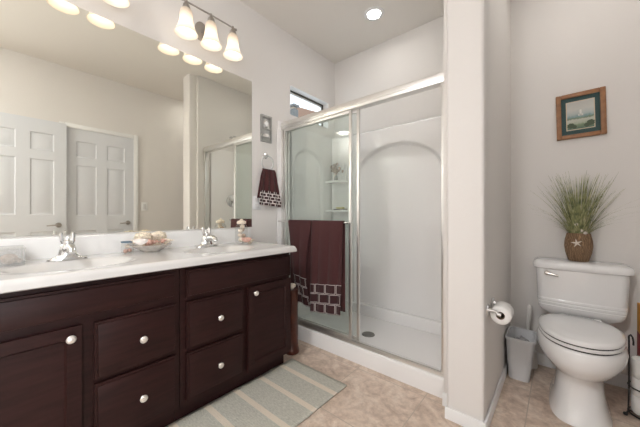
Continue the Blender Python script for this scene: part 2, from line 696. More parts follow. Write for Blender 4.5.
def lever(parent, x, y, z, sgn):
    bm = B()
    lathe(bm, [(0.0, -0.012), (0.024, -0.012), (0.028, -0.004), (0.028, 0.0)], (x, y, z), 'X', 20)
    tube(bm, [(x - .01, y, z), (x - .045, y, z)], .009, 10)
    tube(bm, [(x - .045, y - sgn * .008, z), (x - .047, y + sgn * .03, z), (x - .045, y + sgn * .10, z - .004)], .008, 10, rad=[.009, .008, .006])
    obj('door_handle', bm, M_nickel, parent)


# closed door with its casing
cy0, cy1, cz = 0.480, 1.268, 2.132
bm = B()
six_panel(bm, XW - 0.014, 0.014, cy0 + .05, cy1 - .05, 0.012, cz - .05)
d1 = obj('door_1', bm, M_door, None, kind='structure', recalc=False)
lever(d1, XW - 0.014, cy1 - .115, 0.955, -1)
bm = B()
for y0, y1, z0, z1 in ((cy0, cy0 + .05, 0, cz), (cy1 - .05, cy1, 0, cz), (cy0 + .05, cy1 - .05, cz - .05, cz)):
    box(bm, XW - 0.026, XW, y0, y1, z0, z1, bev=.004)
obj('trim_1', bm, M_trim, None, kind='structure')
# entrance door leaf folded open against the wall
bm = B()
six_panel(bm, XW - 0.064, 0.034, -0.150, 0.537, 0.012, 2.105)
d2 = obj('door_2', bm, M_door, None, kind='structure', recalc=False)
lever(d2, XW - 0.064, 0.470, 0.945, -1)
bm = B()
for y0, y1, z0, z1 in ((DY0 - .055, DY0, 0, DZ + .055), (DY1, DY1 + .025, 0, DZ + .055), (DY0, DY1, DZ, DZ + .055)):
    box(bm, XW - 0.018, XW, y0, y1, z0, z1, bev=.004)
obj('trim_2', bm, M_trim, None, kind='structure')

# neighbouring house and post outside the small window
nh = thing('neighbour_house', 'tan neighbouring house with brown tiled eave seen through the small high window', 'house', (-6.0, 8.6, 0))
bx('house_wall', M_tan, nh, -8.0, -6.2, 9.05, 12.0, 0, 5.2, smooth=0)
bm = B()
loft(bm, [[Vector((-5.9, y, 5.2)), Vector((-5.9, y, 5.42)), Vector((-7.2, y, 6.0)), Vector((-8.3, y, 5.2))] for y in (8.90, 12.3)])
obj('roof', bm, M_rooftile, nh, smooth=0)
ps = thing('chimney_stack', 'grey square chimney outside at the left edge of the small high window', 'chimney', (-3.0, 4.80, 0))
bx('shaft', M_grey, ps, -3.10, -2.90, 4.69, 4.84, 0, 3.62, smooth=0)
bx('cap', M_grey, ps, -3.12, -2.88, 4.67, 4.86, 3.68, 3.73, smooth=0)
bx('flue', M_tan, ps, -3.05, -2.95, 4.72, 4.81, 3.62, 3.68, smooth=0)

# ------------------------------------------------------------------ vanity
XF = 0.535
FRX = 0.514


def front_panel(bm, y0, y1, z0, z1, edge=.010):
    """slab drawer front with a stepped, eased edge"""
    box(bm, FRX, XF - .006, y0, y1, z0, z1)
    a = edge
    box(bm, FRX + .002, XF, y0 + a, y1 - a, z0 + a, z1 - a, bev=.005, seg=2, only=lambda c, d: c.x > XF - .001)


def cab_door(bm, y0, y1, z0, z1, stile=.058):
    """frame and recessed flat panel"""
    v = [bm.verts.new((XF, yy, zz)) for yy, zz in ((y0, z0), (y1, z0), (y1, z1), (y0, z1))]
    f = bm.faces.new(v)
    f.normal_update()
    r = bmesh.ops.extrude_face_region(bm, geom=[f])
    back = [g for g in r['geom'] if isinstance(g, bmesh.types.BMVert)]
    for q in back:
        q.co.x = FRX
    f = max((f for f in bm.faces), key=lambda f: f.calc_center_median().x)
    bmesh.ops.recalc_face_normals(bm, faces=bm.faces)
    bmesh.ops.inset_individual(bm, faces=[f], thickness=.004, depth=0)
    for q in f.verts:
        pass
    bmesh.ops.inset_individual(bm, faces=[f], thickness=stile, depth=0)
    bmesh.ops.inset_individual(bm, faces=[f], thickness=.004, depth=-.006)
    bmesh.ops.inset_individual(bm, faces=[f], thickness=.006, depth=-.004)


def knob(parent, y, z):
    bm = B()
    lathe(bm, [(.0065, 0), (.0055, .006), (.0060, .011), (.0125, .014), (.0155, .018), (.0155, .021), (.012, .0255), (.0, .0275)], (XF, y, z), 'X', 20)
    return obj('knob', bm, M_knob, parent)


def cabinet(label, y0, y1, drawers, door, false, side):
    t = thing('vanity_cabinet', label, 'cabinet', (0.25, (y0 + y1) / 2, 0), 'vanity cabinets under the worktop')
    ya, yb = y0 + .0015, y1 - .0015
    bm = B()
    # open-topped carcass: sides, back, bottom and face frame with openings behind the fronts
    box(bm, .014, .014 + .012, ya, yb, .10, .795)
    box(bm, .026, FRX - .004, ya, ya + .016, .10, .805)
    box(bm, .026, FRX - .004, yb - .016, yb, .10, .805)
    box(bm, .026, FRX - .004, ya + .016, yb - .016, .10, .116)
    box(bm, FRX - .022, FRX - .002, ya, yb, .10, .805)
    obj('carcass', bm, M_cab, t)
    bx('toe_kick', M_cab, t, .03, .455, ya, yb, 0, .10)
    bm = B()
    front_panel(bm, *false)
    obj('false_front', bm, M_cab, t)
    for d in drawers:
        bm = B()
        front_panel(bm, *d)
        o = obj('drawer', bm, M_cab, t)
        knob(o, (d[0] + d[1]) / 2 + .010, (d[2] + d[3]) / 2 - .002)
    bm = B()
    cab_door(bm, *door)
    o = obj('door', bm, M_cab, t)
    ky = door[1] - .034 if side > 0 else door[0] + .044
    knob(o, ky, door[3] - .040)
    return t


cabinet('left dark espresso vanity cabinet, door left of its two drawers, under the nearer faucet', -0.150, 0.600,
        [(.262, .579, .398, .632), (.262, .579, .128, .380)], (-.134, .222, .128, .636), (-.134, .579, .662, .783), 1)
cabinet('right dark espresso vanity cabinet, door right of its two drawers, next to the shower', 0.600, 1.345,
        [(.628, .957, .386, .626), (.628, .957, .128, .368)], (.992, 1.338, .122, .627), (.628, 1.338, .645, .786), -1)

# worktop with two moulded basins
ZT, ZB, XC, YC, YL = 0.849, 0.807, 0.560, 1.374, -0.165
basins = [(0.315, 0.235), (0.315, 0.935)]


def ztop(x, y):
    z = ZT
    for bx_, by_ in basins:
        d = math.hypot((x - bx_) / .165, (y - by_) / .225)
        if d < 1:
            t = 1 - d
            s = min(1, t / .75)
            z -= .115 * (s * s * (3 - 2 * s)) ** .8
        elif d < 1.12:
            t = (1.12 - d) / .12
            z -= .0025 * t
    r = .020
    for e in (XC - x, YC - y, y - YL):
        if e < r:
            z -= r - math.sqrt(max(0, r * r - (r - e) ** 2))
    return z


def axis_pts(a, b, n, r0, r1):
    p = []
    if r0:
        p += [a + .02 * (1 - math.cos(PI / 2 * k / 5)) for k in range(5)]
        a2 = a + .02
    else:
        a2 = a
    b2 = b - .02
    p += [a2 + (b2 - a2) * k / n for k in range(n + 1)]
    p += [b - .02 * (1 - math.cos(PI / 2 * (5 - k) / 5)) for k in range(1, 6)]
    return p


xs = axis_pts(0.0, XC, 56, False, True)
ys = axis_pts(YL, YC, 150, True, True)
wt = thing('vanity_worktop', 'long white moulded double-sink worktop on the dark vanity cabinets', 'countertop', (0.28, 0.6, ZB))
bm = B()
V = [[bm.verts.new((x, y, ztop(x, y))) for y in ys] for x in xs]
for i in range(len(xs) - 1):
    for j in range(len(ys) - 1):
        bm.faces.new((V[i][j], V[i + 1][j], V[i + 1][j + 1], V[i][j + 1]))
loop = [V[i][0] for i in range(len(xs))] + [V[-1][j] for j in range(1, len(ys))] + [V[i][-1] for i in range(len(xs) - 2, -1, -1)] + [V[0][j] for j in range(len(ys) - 2, 0, -1)]
low = []
for v in loop:
    low.append(bm.verts.new((v.co.x, v.co.y, ZB + .004)))
low2 = []
for v in loop:
    low2.append(bm.verts.new((v.co.x - (.005 if v.co.x > XC - .001 else 0), v.co.y - (.005 if v.co.y > YC - .001 else 0), ZB)))
n = len(loop)
for k in range(n):
    bm.faces.new((loop[k], low[k], low[(k + 1) % n], loop[(k + 1) % n]))
    bm.faces.new((low[k], low2[k], low2[(k + 1) % n], low[(k + 1) % n]))
# underside ring only near the front, the basins hang below inside the cabinets
for k in range(n):
    a, b = low2[k], low2[(k + 1) % n]
    if a.co.x > XC - .02 and b.co.x > XC - .02:
        c = bm.verts.new((XC - .07, b.co.y, ZB))
        d = bm.verts.new((XC - .07, a.co.y, ZB))
        bm.faces.new((a, d, c, b))
obj('slab', bm, M_counter, wt, smooth=50)
bx('backsplash', mat('white_backsplash', (0.84, 0.835, 0.825), 0.2, coat=.3), wt, 0.0005, 0.022, YL, YC, ZT - .01, 0.955, bev=.006, seg=3, only=lambda c, d: c.z > .9)
for bx_, by_ in basins:
    bm = B()
    lathe(bm, [(.0, .004), (.012, .004), (.021, .002), (.022, 0)], (bx_, by_, ztop(bx_, by_)), 'Z', 20)
    obj('drain', bm, M_chrome, wt)

# wall mirror
mir = bx('wall_mirror', M_mirror, None, 0.0005, 0.0065, YL + .01, 1.394, 0.963, 2.172, smooth=0)
tag(mir, 'large frameless mirror on the wall above the double vanity', 'mirror')


# faucets
def faucet(label, y):
    t = thing('faucet', label, 'faucet', (0.13, y, ZT), 'basin faucets')
    bm = B()
    x = .13
    # base plate: long oval foot with upturned tips that melts into a conical body
    rings = []
    for h, hx, hy in ((0, .031, .076), (.006, .031, .075), (.011, .030, .064), (.017, .031, .046), (.026, .031, .038), (.045, .029, .034), (.060, .027, .031), (.072, .023, .026), (.080, .014, .015), (.083, .004, .004)):
        ring = []
        for k in range(32):
            a = 2 * PI * k / 32
            ring.append(Vector((x + hx * math.copysign(abs(math.cos(a)) ** .9, math.cos(a)), y + hy * math.sin(a), ZT + h)))
        rings.append(ring)
    loft(bm, rings)
    obj('body', bm, M_chrome, t)
    bm = B()
    pts = [(x + .004, y, ZT + .046), (x + .03, y, ZT + .056), (x + .06, y, ZT + .062), (x + .09, y, ZT + .063), (x + .114, y, ZT + .056), (x + .120, y, ZT + .044)]
    tube(bm, pts, .014, 14, rad=[.024, .023, .020, .0175, .0155, .0140])
    obj('spout', bm, M_chrome, t)
    bm = B()
    lathe(bm, [(.015, .076), (.019, .082), (.018, .090), (.010, .094)], (x, y, ZT), 'Z', 18)
    # forked lever: two blades rising from the cap, joined low down
    for s_ in (-1, 1):
        tube(bm, [(x - .002, y + s_ * .013, ZT + .074), (x - .004, y + s_ * .020, ZT + .090), (x - .007, y + s_ * .022, ZT + .110), (x - .011, y + s_ * .022, ZT + .130)], .006, 10, rad=[.009, .009, .008, .0065])
    tube(bm, [(x - .003, y, ZT + .080), (x - .005, y, ZT + .100), (x - .007, y, ZT + .112)], .006, 10, rad=[.012, .007, .003])
    obj('lever', bm, M_chrome, t)
    return t


fa = faucet('chrome single-lever faucet on the worktop, left of the shell dish', 0.232)
dup(fa, (0.13, 0.938, ZT), 'chrome single-lever faucet on the worktop, right of the shell dish')


# ------------------------------------------------------------------ shells and containers on the worktop
def blob(bm, c, r, seed, amp=.25, sc=(1, 1, 1), fr=3.0):
    rnd = random.Random(seed)
    ph = [rnd.uniform(0, 6.28) for _ in range(9)]
    res = bmesh.ops.create_icosphere(bm, subdivisions=3, radius=1)
    for v in res['verts']:
        p = v.co.normalized()
        d = 1 + amp * (math.sin(fr * p.x * 2 + ph[0]) * math.sin(fr * p.y * 2 + ph[1]) + .6 * math.sin(fr * 3 * p.z + ph[2]) * math.sin(fr * 3 * p.x + ph[3]))
        v.co = Vector(c) + Vector((p.x * sc[0], p.y * sc[1], p.z * sc[2])) * r * d


def conch(bm, c, L, r, ang, tilt=0.2):
    """spiral shell: a tapering coil along an axis"""
    a = Vector((math.cos(ang) * math.cos(tilt), math.sin(ang) * math.cos(tilt), math.sin(tilt)))
    u = a.cross(Vector((0, 0, 1))).normalized()
    w = a.cross(u)
    pts = []
    rad = []
    n = 60
    for k in range(n):
        t = k / (n - 1)
        th = t * 5 * 2 * PI
        rr = r * .55 * (1 - t) ** 1.2
        pts.append(Vector(c) + a * (-L * .25 + L * .75 * t) + (u * math.cos(th) + w * math.sin(th)) * rr)
        rad.append(max(.0008, r * .62 * (1 - t) ** 1.1 * (1 if k > 2 else .6)))
    tube(bm, pts, 0, 9, rad=rad)


def scallop(bm, c, r, yaw, tilt):
    """fan shell with ribs, domed"""
    m = Matrix.Translation(Vector(c)) @ Matrix.Rotation(yaw, 4, 'Z') @ Matrix.Rotation(tilt, 4, 'Y')
    nA, nR = 36, 6
    top = []
    for side in (1, -1):
        rows = []
        for j in range(nR + 1):
            q = .08 + .92 * j / nR
            row = []
            for i in range(nA + 1):
                a = R(-75 + 150 * i / nA)
                rib = 1 + .05 * math.cos(i * PI) * q
                rr = r * q * (1 - .12 * abs(i / nA - .5))
                z = r * .33 * math.sin(q * PI * .93) * (.55 + .45 * math.cos((i / nA - .5) * PI)) * rib + .0
                z = z if side > 0 else z - r * .06
                row.append(bm.verts.new(m @ Vector((rr * math.cos(a) - r * .5, rr * math.sin(a), z))))
            rows.append(row)
        top.append(rows)
        for j in range(nR):
            for i in range(nA):
                f = (rows[j][i], rows[j + 1][i], rows[j + 1][i + 1], rows[j][i + 1])
                bm.faces.new(f if side > 0 else f[::-1])
    a, b = top
    edge = lambda rows: [rows[0][i] for i in range(nA + 1)] + [rows[j][nA] for j in range(1, nR + 1)] + [rows[nR][i] for i in range(nA - 1, -1, -1)] + [rows[j][0] for j in range(nR - 1, 0, -1)]
    ea, eb = edge(a), edge(b)
    for k in range(len(ea)):
        bm.faces.new((ea[k], ea[(k + 1) % len(ea)], eb[(k + 1) % len(ea)], eb[k]))


DX, DYc = 0.128, 0.602
bm = B()
lathe(bm, [(.0, .0), (.040, .0), (.043, .004), (.075, .020), (.105, .040), (.108, .043), (.103, .042), (.073, .026), (.040, .010), (.0, .008)], (DX, DYc, ZT), 'Z', 40, sx=.80, sy=1.0)
tag(obj('shell_dish', bm, mat('pearl_dish', (0.62, 0.57, 0.52), .25, coat=.4, var=(40, .25)), None), 'shallow pearly oval dish heaped with shells between the two faucets', 'dish')
G = 'shells heaped in the dish'
spec = [
    ('coral', 'knobbly cream coral lump, left one on top of the dish', (DX - .004, DYc - .042, ZT + .086), .038, M_coral),
    ('coral', 'knobbly cream coral lump, right one on top of the dish', (DX - .006, DYc + .038, ZT + .088), .037, M_coral),
]
for i, (nm, lb, c, r, m) in enumerate(spec):
    bm = B()
    blob(bm, c, r, 20 + i, .13, (.95, 1.2, .78), 9.0)
    tag(obj(nm, bm, m, None), lb, 'coral', G)
bm = B()
conch(bm, (DX + .052, DYc - .012, ZT + .060), .125, .020, R(80), .05)
tag(obj('conch_shell', bm, M_shellp, None), 'salmon pink spiral shell lying along the front of the dish', 'seashell', G)
bm = B()
conch(bm, (DX + .03, DYc + .080, ZT + .060), .075, .018, R(75), .1)
tag(obj('conch_shell', bm, M_shellw, None), 'cream pointed spiral shell sticking out over the right rim of the dish', 'seashell', G)
bm = B()
scallop(bm, (DX + .046, DYc - .070, ZT + .066), .040, R(-20), R(55))
tag(obj('scallop_shell', bm, mat('white_shell', (0.78, 0.72, 0.68), .45, var=(60, .1)), None), 'white fan shell leaning at the left front of the dish', 'seashell', G)
for lb, px, py, pz, yaw, m_ in (('cream spiral shell lying across the top between the two coral lumps', .030, .000, .098, -70, M_shellw), ('small pink spiral shell at the right front of the dish', .040, .050, .064, 35, M_shellp),
                               ('small cream spiral shell at the left rear of the dish', -.020, -.088, .066, 200, M_shellw)):
    bm = B()
    conch(bm, (DX + px, DYc + py, ZT + pz), .052, .014, R(yaw), .2)
    tag(obj('conch_shell', bm, m_, None), lb, 'seashell', G)
bm = B()
blob(bm, (DX + .0, DYc, ZT + .040), .030, 77, .08, (1.2, 1.6, .7), 4.0)
tag(obj('coral', bm, M_shellw, None), 'cream coral piece at the bottom of the heap in the dish', 'coral', G)

# small clear jar with blue lid left of the dish
jx, jy = 0.10, 0.488
t = thing('shell_jar', 'small clear jar with a blue lid and pink shells, left of the dish', 'jar', (jx, jy, ZT))
bm = B()
lathe(bm, [(.0, .0), (.028, .0), (.030, .004), (.030, .056), (.027, .060)], (jx, jy, ZT), 'Z', 28, cap=False)
obj('glass', bm, M_clear, t)
bm = B()
lathe(bm, [(.030, .060), (.031, .061), (.031, .067), (.0, .068)], (jx, jy, ZT), 'Z', 28)
obj('lid', bm, M_blue, t)
for i, (dx, dy, dz, m, lb) in enumerate(((.004, -.010, .013, M_shellp, 'pink shell low in the small blue-lidded jar'), (-.002, .011, .016, M_shellp, 'salmon shell right in the small blue-lidded jar'), (.0, -.001, .039, M_shellw, 'cream shell on top in the small blue-lidded jar'))):
    bm = B()
    blob(bm, (jx + dx, jy + dy, ZT + dz), .0125, 40 + i, .08, (.9, .9, .9), 4)
    tag(obj('seashell', bm, m, None), lb, 'seashell', 'shells in the small jar')

# glass box with shells at the left end
bxx, byy = 0.125, 0.000
t = thing('glass_box', 'clear lidded glass box holding shells at the left end of the worktop', 'box', (bxx, byy, ZT))
bm = B()
vs = box(bm, bxx - .075, bxx + .075, byy - .085, byy + .085, ZT, ZT + .006)
for a in ((bxx - .075, bxx - .070, byy - .085, byy + .085), (bxx + .070, bxx + .075, byy - .085, byy + .085), (bxx - .070, bxx + .070, byy - .085, byy - .080), (bxx - .070, bxx + .070, byy + .080, byy + .085)):
    box(bm, *a, ZT + .006, ZT + .070)
M_cloudy = thin_glass('cloudy_glass', (0.95, 0.95, 0.945), haze=0.22, haze_col=(.85, .85, .84))
obj('glass_case', bm, M_cloudy, t, smooth=0)
bx('lid', M_cloudy, t, bxx - .078, bxx + .078, byy - .088, byy + .088, ZT + .070, ZT + .077, bev=.002)
for i, (dx, dy, r, m, lb) in enumerate(((.035, .040, .026, M_shellb, 'brown speckled shell, larger of two at the front of the glass box'), (.020, .066, .013, M_shellb, 'small brown speckled shell at the right end of the glass box'),
                                      (.0, -.03, .030, M_shellw, 'cream shell at the back of the glass box'))):
    bm = B()
    blob(bm, (bxx + dx, byy + dy, ZT + .006 + r * .85), r, 60 + i, .1, (1, 1, .85), 4)
    tag(obj('seashell', bm, m, None), lb, 'seashell', 'shells in the glass box')

# tall jar of shells at the right end with a pink shell leaning on it
kx, ky = 0.155, 1.195
t = thing('shell_jar', 'tall clear glass jar full of cream shells at the right end of the worktop', 'jar', (kx, ky, ZT))
bm = B()
lathe(bm, [(.0, .0), (.041, .0), (.046, .006), (.046, .120), (.036, .138), (.030, .142), (.030, .150)], (kx, ky, ZT), 'Z', 28, cap=False)
obj('glass', bm, M_clear, t)
bm = B()
lathe(bm, [(.029, .146), (.033, .150), (.034, .156), (.033, .164), (.026, .170), (.012, .174), (.010, .182), (.0, .186)], (kx, ky, ZT), 'Z', 28)
obj('lid', bm, M_shellw, t, label='cream domed lid')
bits = [(0, 0, .030, M_shellw), (.012, .010, .060, M_shellb), (-.010, -.004, .064, M_shellw), (.006, -.012, .098, M_shellw), (-.008, .012, .104, M_shellb), (.010, .002, .128, M_shellw)]
where = ['at the bottom', 'above the bottom one, right', 'above the bottom one, left', 'third layer, left', 'third layer, right', 'topmost']
for i, (dx, dy, dz, m) in enumerate(bits):
    bm = B()
    blob(bm, (kx + dx, ky + dy, ZT + dz), .017 if i else .021, 90 + i, .12, (1, 1, .9), 4)
    tag(obj('seashell', bm, m, None), ('cream' if m is M_shellw else 'brown') + ' shell in the tall jar, ' + where[i], 'seashell', 'shells in the tall jar')
bm = B()
scallop(bm, (kx + .070, ky - .004, ZT + .034), .040, R(-35), R(68))
tag(obj('scallop_shell', bm, M_shellp, None), 'pink fan shell leaning on the front of the tall jar', 'seashell', 'shells around the tall jar')
bm = B()
conch(bm, (kx + .056, ky + .044, ZT + .022), .070, .020, R(60), .3)
tag(obj('conch_shell', bm, M_shellw, None), 'white spiral shell lying right of the tall jar', 'seashell', 'shells around the tall jar')


# ------------------------------------------------------------------ vanity lights
def sconce(label, yc):
    t = thing('vanity_light', label, 'wall light', (0.0, yc, 2.40), 'vanity lights over the mirror')
    zb = 2.425
    xb = .145
    bm = B()
    lathe(bm, [(.0, .022), (.028, .020), (.045, .013), (.058, .010), (.060, .0)], (.0, yc, 2.375), 'X', 32, sx=.8, sy=1.15)
    obj('wall_plate', bm, M_nickel, t)
    bm = B()
    tube(bm, [(.018, yc, 2.360), (.050, yc, 2.345), (.095, yc, 2.350), (.130, yc, 2.385), (xb, yc, zb)], .007, 10)
    obj('arm', bm, M_nickel, t)
    bm = B()
    tube(bm, [(xb, yc - .192, zb), (xb, yc, zb + .004), (xb, yc + .192, zb)], .0055, 10)
    for s in (-1, 1):
        lathe(bm, [(.0, -.010), (.007, -.006), (.009, 0), (.007, .006), (.0, .010)], (xb, yc + s * .192, zb), 'Y', 12)
    obj('bar', bm, M_nickel, t)
    for dy in (-.1675, 0, .1675):
        bm = B()
        c = (xb, yc + dy, zb)
        lathe(bm, [(.006, .012), (.009, .004), (.011, -.012), (.020, -.022), (.026, -.046), (.025, -.054)], c, 'Z', 20)
        so = obj('socket', bm, M_nickel, t)
        bm = B()
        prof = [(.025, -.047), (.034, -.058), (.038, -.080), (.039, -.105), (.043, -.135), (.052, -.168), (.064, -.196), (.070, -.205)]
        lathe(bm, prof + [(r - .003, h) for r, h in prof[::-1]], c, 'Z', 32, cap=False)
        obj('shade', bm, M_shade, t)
        bm = B()
        lathe(bm, [(.012, -.054), (.014, -.070), (.025, -.105), (.027, -.125), (.021, -.145), (.0, -.155)], c, 'Z', 20)
        obj('bulb', bm, mat_bulb, so)
    return t


mat_bulb = mat('lit_bulb', (1, 1, 1), .5, emit=(1.0, .86, .66), es=7.0)
sc1 = sconce('three-shade nickel vanity light over the right end of the mirror', 0.9625)
dup(sc1, (0.0, 0.2475, 2.40), 'three-shade nickel vanity light over the left end of the mirror, partly out of frame')

# recessed ceiling light
t = thing('recessed_light', 'round white recessed ceiling light above the shower', 'ceiling light', (0.745, 2.115, H))
bm = B()
lathe(bm, [(.052, -.003), (.058, -.010), (.074, -.009), (.084, -.004), (.085, .0)], (0.745, 2.115, H), 'Z', 40, cap=False)
obj('trim_ring', bm, M_trim, t)
bm = B()
lathe(bm, [(.056, -.002), (.056, -.004), (.0, -.006)], (0.745, 2.115, H), 'Z', 32)
obj('lens', bm, M_disc, t)
dup(t, (2.10, 2.02, H), 'added recessed ceiling fill light above the toilet, out of view').scale = (1.12, 1.12, 1.0)  # extra lamp added out of view to brighten the toilet alcove
# round ceiling lamp added unseen behind the camera to fill the room
clx, cly = 1.45, -1.27
t = thing('ceiling_fill_light', 'added round white ceiling fill light near the entrance, out of view', 'ceiling light', (clx, cly, H))
bm = B()
lathe(bm, [(.150, .0), (.156, -.008), (.156, -.028), (.148, -.032), (.142, -.030)], (clx, cly, H), 'Z', 40, cap=False)
obj('base_ring', bm, M_trim, t)
bm = B()
lathe(bm, [(.142, -.028), (.138, -.040), (.10, -.052), (.05, -.058), (.0, -.060)], (clx, cly, H), 'Z', 40)
obj('diffuser', bm, mat('fill_diffuser', (.9, .9, .9), .5, emit=(1.0, .995, 1.0), es=FILL_E), t)

# ------------------------------------------------------------------ shower stall
YS = 1.688
st = thing('shower_stall', 'white moulded shower stall with arched wall recess, low curb and corner shelves', 'shower', (0.72, 2.1, 0))
bm = B()
SX0, SX1 = 0.002, XP0 - 0.002
box(bm, SX0, SX1, YS, 1.800, 0, .112, bev=.010, seg=3, only=lambda c, d: c.z > .05 and abs(d.x) > .9)
box(bm, SX0, SX1, 1.795, 2.52, 0, .050)
obj('pan', bm, M_acryl, st)
bx('ledge', M_acryl, st, SX0, SX1, 2.435, 2.515, .05, .150, bev=.016, seg=4, only=lambda c, d: c.z > .1 and abs(d.x) > .9)


def arch_depth(u, zc, cx_, hw, spring, rise):
    """0 outside the arched recess, 1 inside, soft edge"""
    x = (u - cx_) / hw
    if abs(x) >= 1:
        d = -1.0 * (abs(x) - 1) * hw
        top = spring
    else:
        top = spring + rise * math.sqrt(1 - x * x)
    d1 = hw - abs(u - cx_)
    d2 = (top - zc)
    if zc > spring:
        # distance to the ellipse, approximately
        q = math.hypot((u - cx_) / hw, (zc - spring) / rise)
        dd = (1 - q) * min(hw, rise) * 1.0
    else:
        dd = d1
    s = max(0, min(1, (dd + .004) / .020))
    return s * s * (3 - 2 * s)


ZS = 1.920
YBK = 2.448


def back_f(a, b):
    x = .05 + (SX1 - .03 - .05) * a
    z = .14 + (ZS - .14) * b
    d = arch_depth(x, z, .775, .445, 1.42, .318)
    y = YBK + .045 * d
    # corner cove at the left end
    if a < .08:
        y -= .03 * (1 - a / .08) ** 2
    if b > .985:
        y += .05 * ((b - .985) / .015)
    return Vector((x, y, z))


bm = B()
grid(bm, 130, 150, back_f)
obj('back_panel', bm, M_acryl, st, smooth=60, recalc=False)
for f_ in st.children:
    pass


def left_f(a, b):
    y = 1.815 + (2.47 - 1.815) * a
    z = .05 + (ZS - .05) * b
    d = arch_depth(y, z, 2.06, .215, 1.52, .19)
    x = .040 - .026 * d
    if b > .99:
        x = .004
    return Vector((x, y, z))


bm = B()
grid(bm, 60, 130, left_f)
box(bm, .002, .012, 1.672, 1.82, .110, ZS, bev=.003)
obj('left_panel', bm, M_acryl, st, smooth=60, recalc=False)
bx('right_panel', M_acryl, st, XP0 - .020, XP0 - .002, 1.80, 2.47, .05, ZS, bev=.004)
for z in (1.425, 1.112):
    bm = B()
    top, bot = [], []
    cxs, cys = .040, 2.452
    prof = [(cxs, cys), (cxs, cys - .13)]
    for k in range(9):
        a = PI / 2 * k / 8
        prof.append((cxs + .06 + .19 * math.sin(a) * 1.0, cys - .13 + .11 * (1 - math.cos(a))))
    prof.append((cxs + .25, cys))
    loft(bm, [[Vector((x, y, z - .022)) for x, y in prof], [Vector((x, y, z)) for x, y in prof]])
    obj('corner_shelf', bm, M_acryl, st)
bm = B()
lathe(bm, [(.055, .0), (.052, .004), (.0, .004)], (0.722, 2.06, .050), 'Z', 32)
obj('drain', bm, mat('drain_metal', (.30, .29, .27), .35, 1.0), st)

# valve and shower head on the partition side of the stall
t = thing('shower_valve', 'round chrome shower valve with lever on the right wall of the stall', 'faucet', (XP0 - .020, 2.10, 1.245))
bm = B()
lathe(bm, [(.082, .0), (.080, -.006), (.060, -.012), (.030, -.016), (.0, -.016)], (XP0 - .020, 2.10, 1.245), 'X', 36)
obj('escutcheon', bm, M_chrome, t)
bm = B()
lathe(bm, [(.026, -.014), (.024, -.05), (.0, -.054)], (XP0 - .020, 2.10, 1.245), 'X', 20)
tube(bm, [(XP0 - .062, 2.10, 1.245), (XP0 - .066, 2.10, 1.20), (XP0 - .07, 2.10, 1.15)], .008, 10)
obj('lever', bm, M_chrome, t)
t = thing('wall_shower', 'chrome shower head on a bent arm high on the right stall wall', 'shower head', (XP0, 2.10, 2.10))
bm = B()
lathe(bm, [(.028, .0), (.026, -.006), (.0, -.008)], (XP0, 2.10, 2.10), 'X', 20)
tube(bm, [(XP0 - .004, 2.10, 2.10), (XP0 - .06, 2.10, 2.115), (XP0 - .11, 2.10, 2.10), (XP0 - .14, 2.10, 2.07)], .009, 10)
obj('arm', bm, M_chrome, t)
bm = B()
tube(bm, [(XP0 - .135, 2.10, 2.076), (XP0 - .15, 2.10, 2.055), (XP0 - .165, 2.10, 2.035), (XP0 - .168, 2.10, 2.03)], .01, 18, rad=[.012, .020, .038, .036])
obj('spray_head', bm, M_chrome, t)

# ------------------------------------------------------------------ shower doors
YG = 1.732
sd = thing('shower_door', 'silver framed sliding glass shower door on the white curb, both panels slid left', 'shower door', (0.72, YG, .112))
HZ0, HZ1 = 1.842, 1.905
bm = B()
box(bm, .012, SX1, YG - .026, YG + .036, HZ0, HZ1, bev=.005)
box(bm, .012, SX1, YG - .032, YG - .026, HZ0 + .022, HZ0 + .034, bev=.002)
obj('header', bm, M_silver, sd)
bm = B()
box(bm, .012, SX1, YG - .024, YG + .034, .112, .122, bev=.002)
box(bm, .012, SX1, YG - .024, YG - .019, .122, .136)
box(bm, .012, SX1, YG + .002, YG + .006, .122, .132)
obj('bottom_track', bm, M_silver, sd)
for x0, x1 in ((.012, .036), (SX1 - .034, SX1)):
    bm = B()
    box(bm, x0, x1, YG - .020, YG + .030, .122, HZ0, bev=.003)
    obj('jamb', bm, M_silver, sd)


def panel(x0, x1, y, bar):
    z0, z1 = .136, HZ0 + .004
    bm = B()
    box(bm, x0 + .006, x1 - .006, y - .003, y + .003, z0 + .006, z1 - .004)
    g = obj('glass_panel', bm, M_showerglass, sd, smooth=0)
    for a in (x0, x1 - .022):
        bx('stile', M_silver, g, a, a + .022, y - .009, y + .009, z0, z1, bev=.003)
    bx('bottom_rail', M_silver, g, x0 + .022, x1 - .022, y - .008, y + .008, z0, z0 + .026, bev=.003)
    bx('top_rail', M_silver, g, x0 + .022, x1 - .022, y - .008, y + .008, z1 - .026, z1, bev=.003)
    if bar:
        bm = B()
        zb = 1.005
        tube(bm, [(x0 - .020, y - .052, zb), (x1 + .012, y - .052, zb)], .0075, 12)
        for a in (x0 + .011, x1 - .011):
            tube(bm, [(a, y - .008, zb), (a, y - .052, zb)], .007, 10)
        obj('towel_bar', bm, M_chrome, g)
    return g


panel(.040, .782, YG - .008, True)
panel(.058, .834, YG + .018, False)

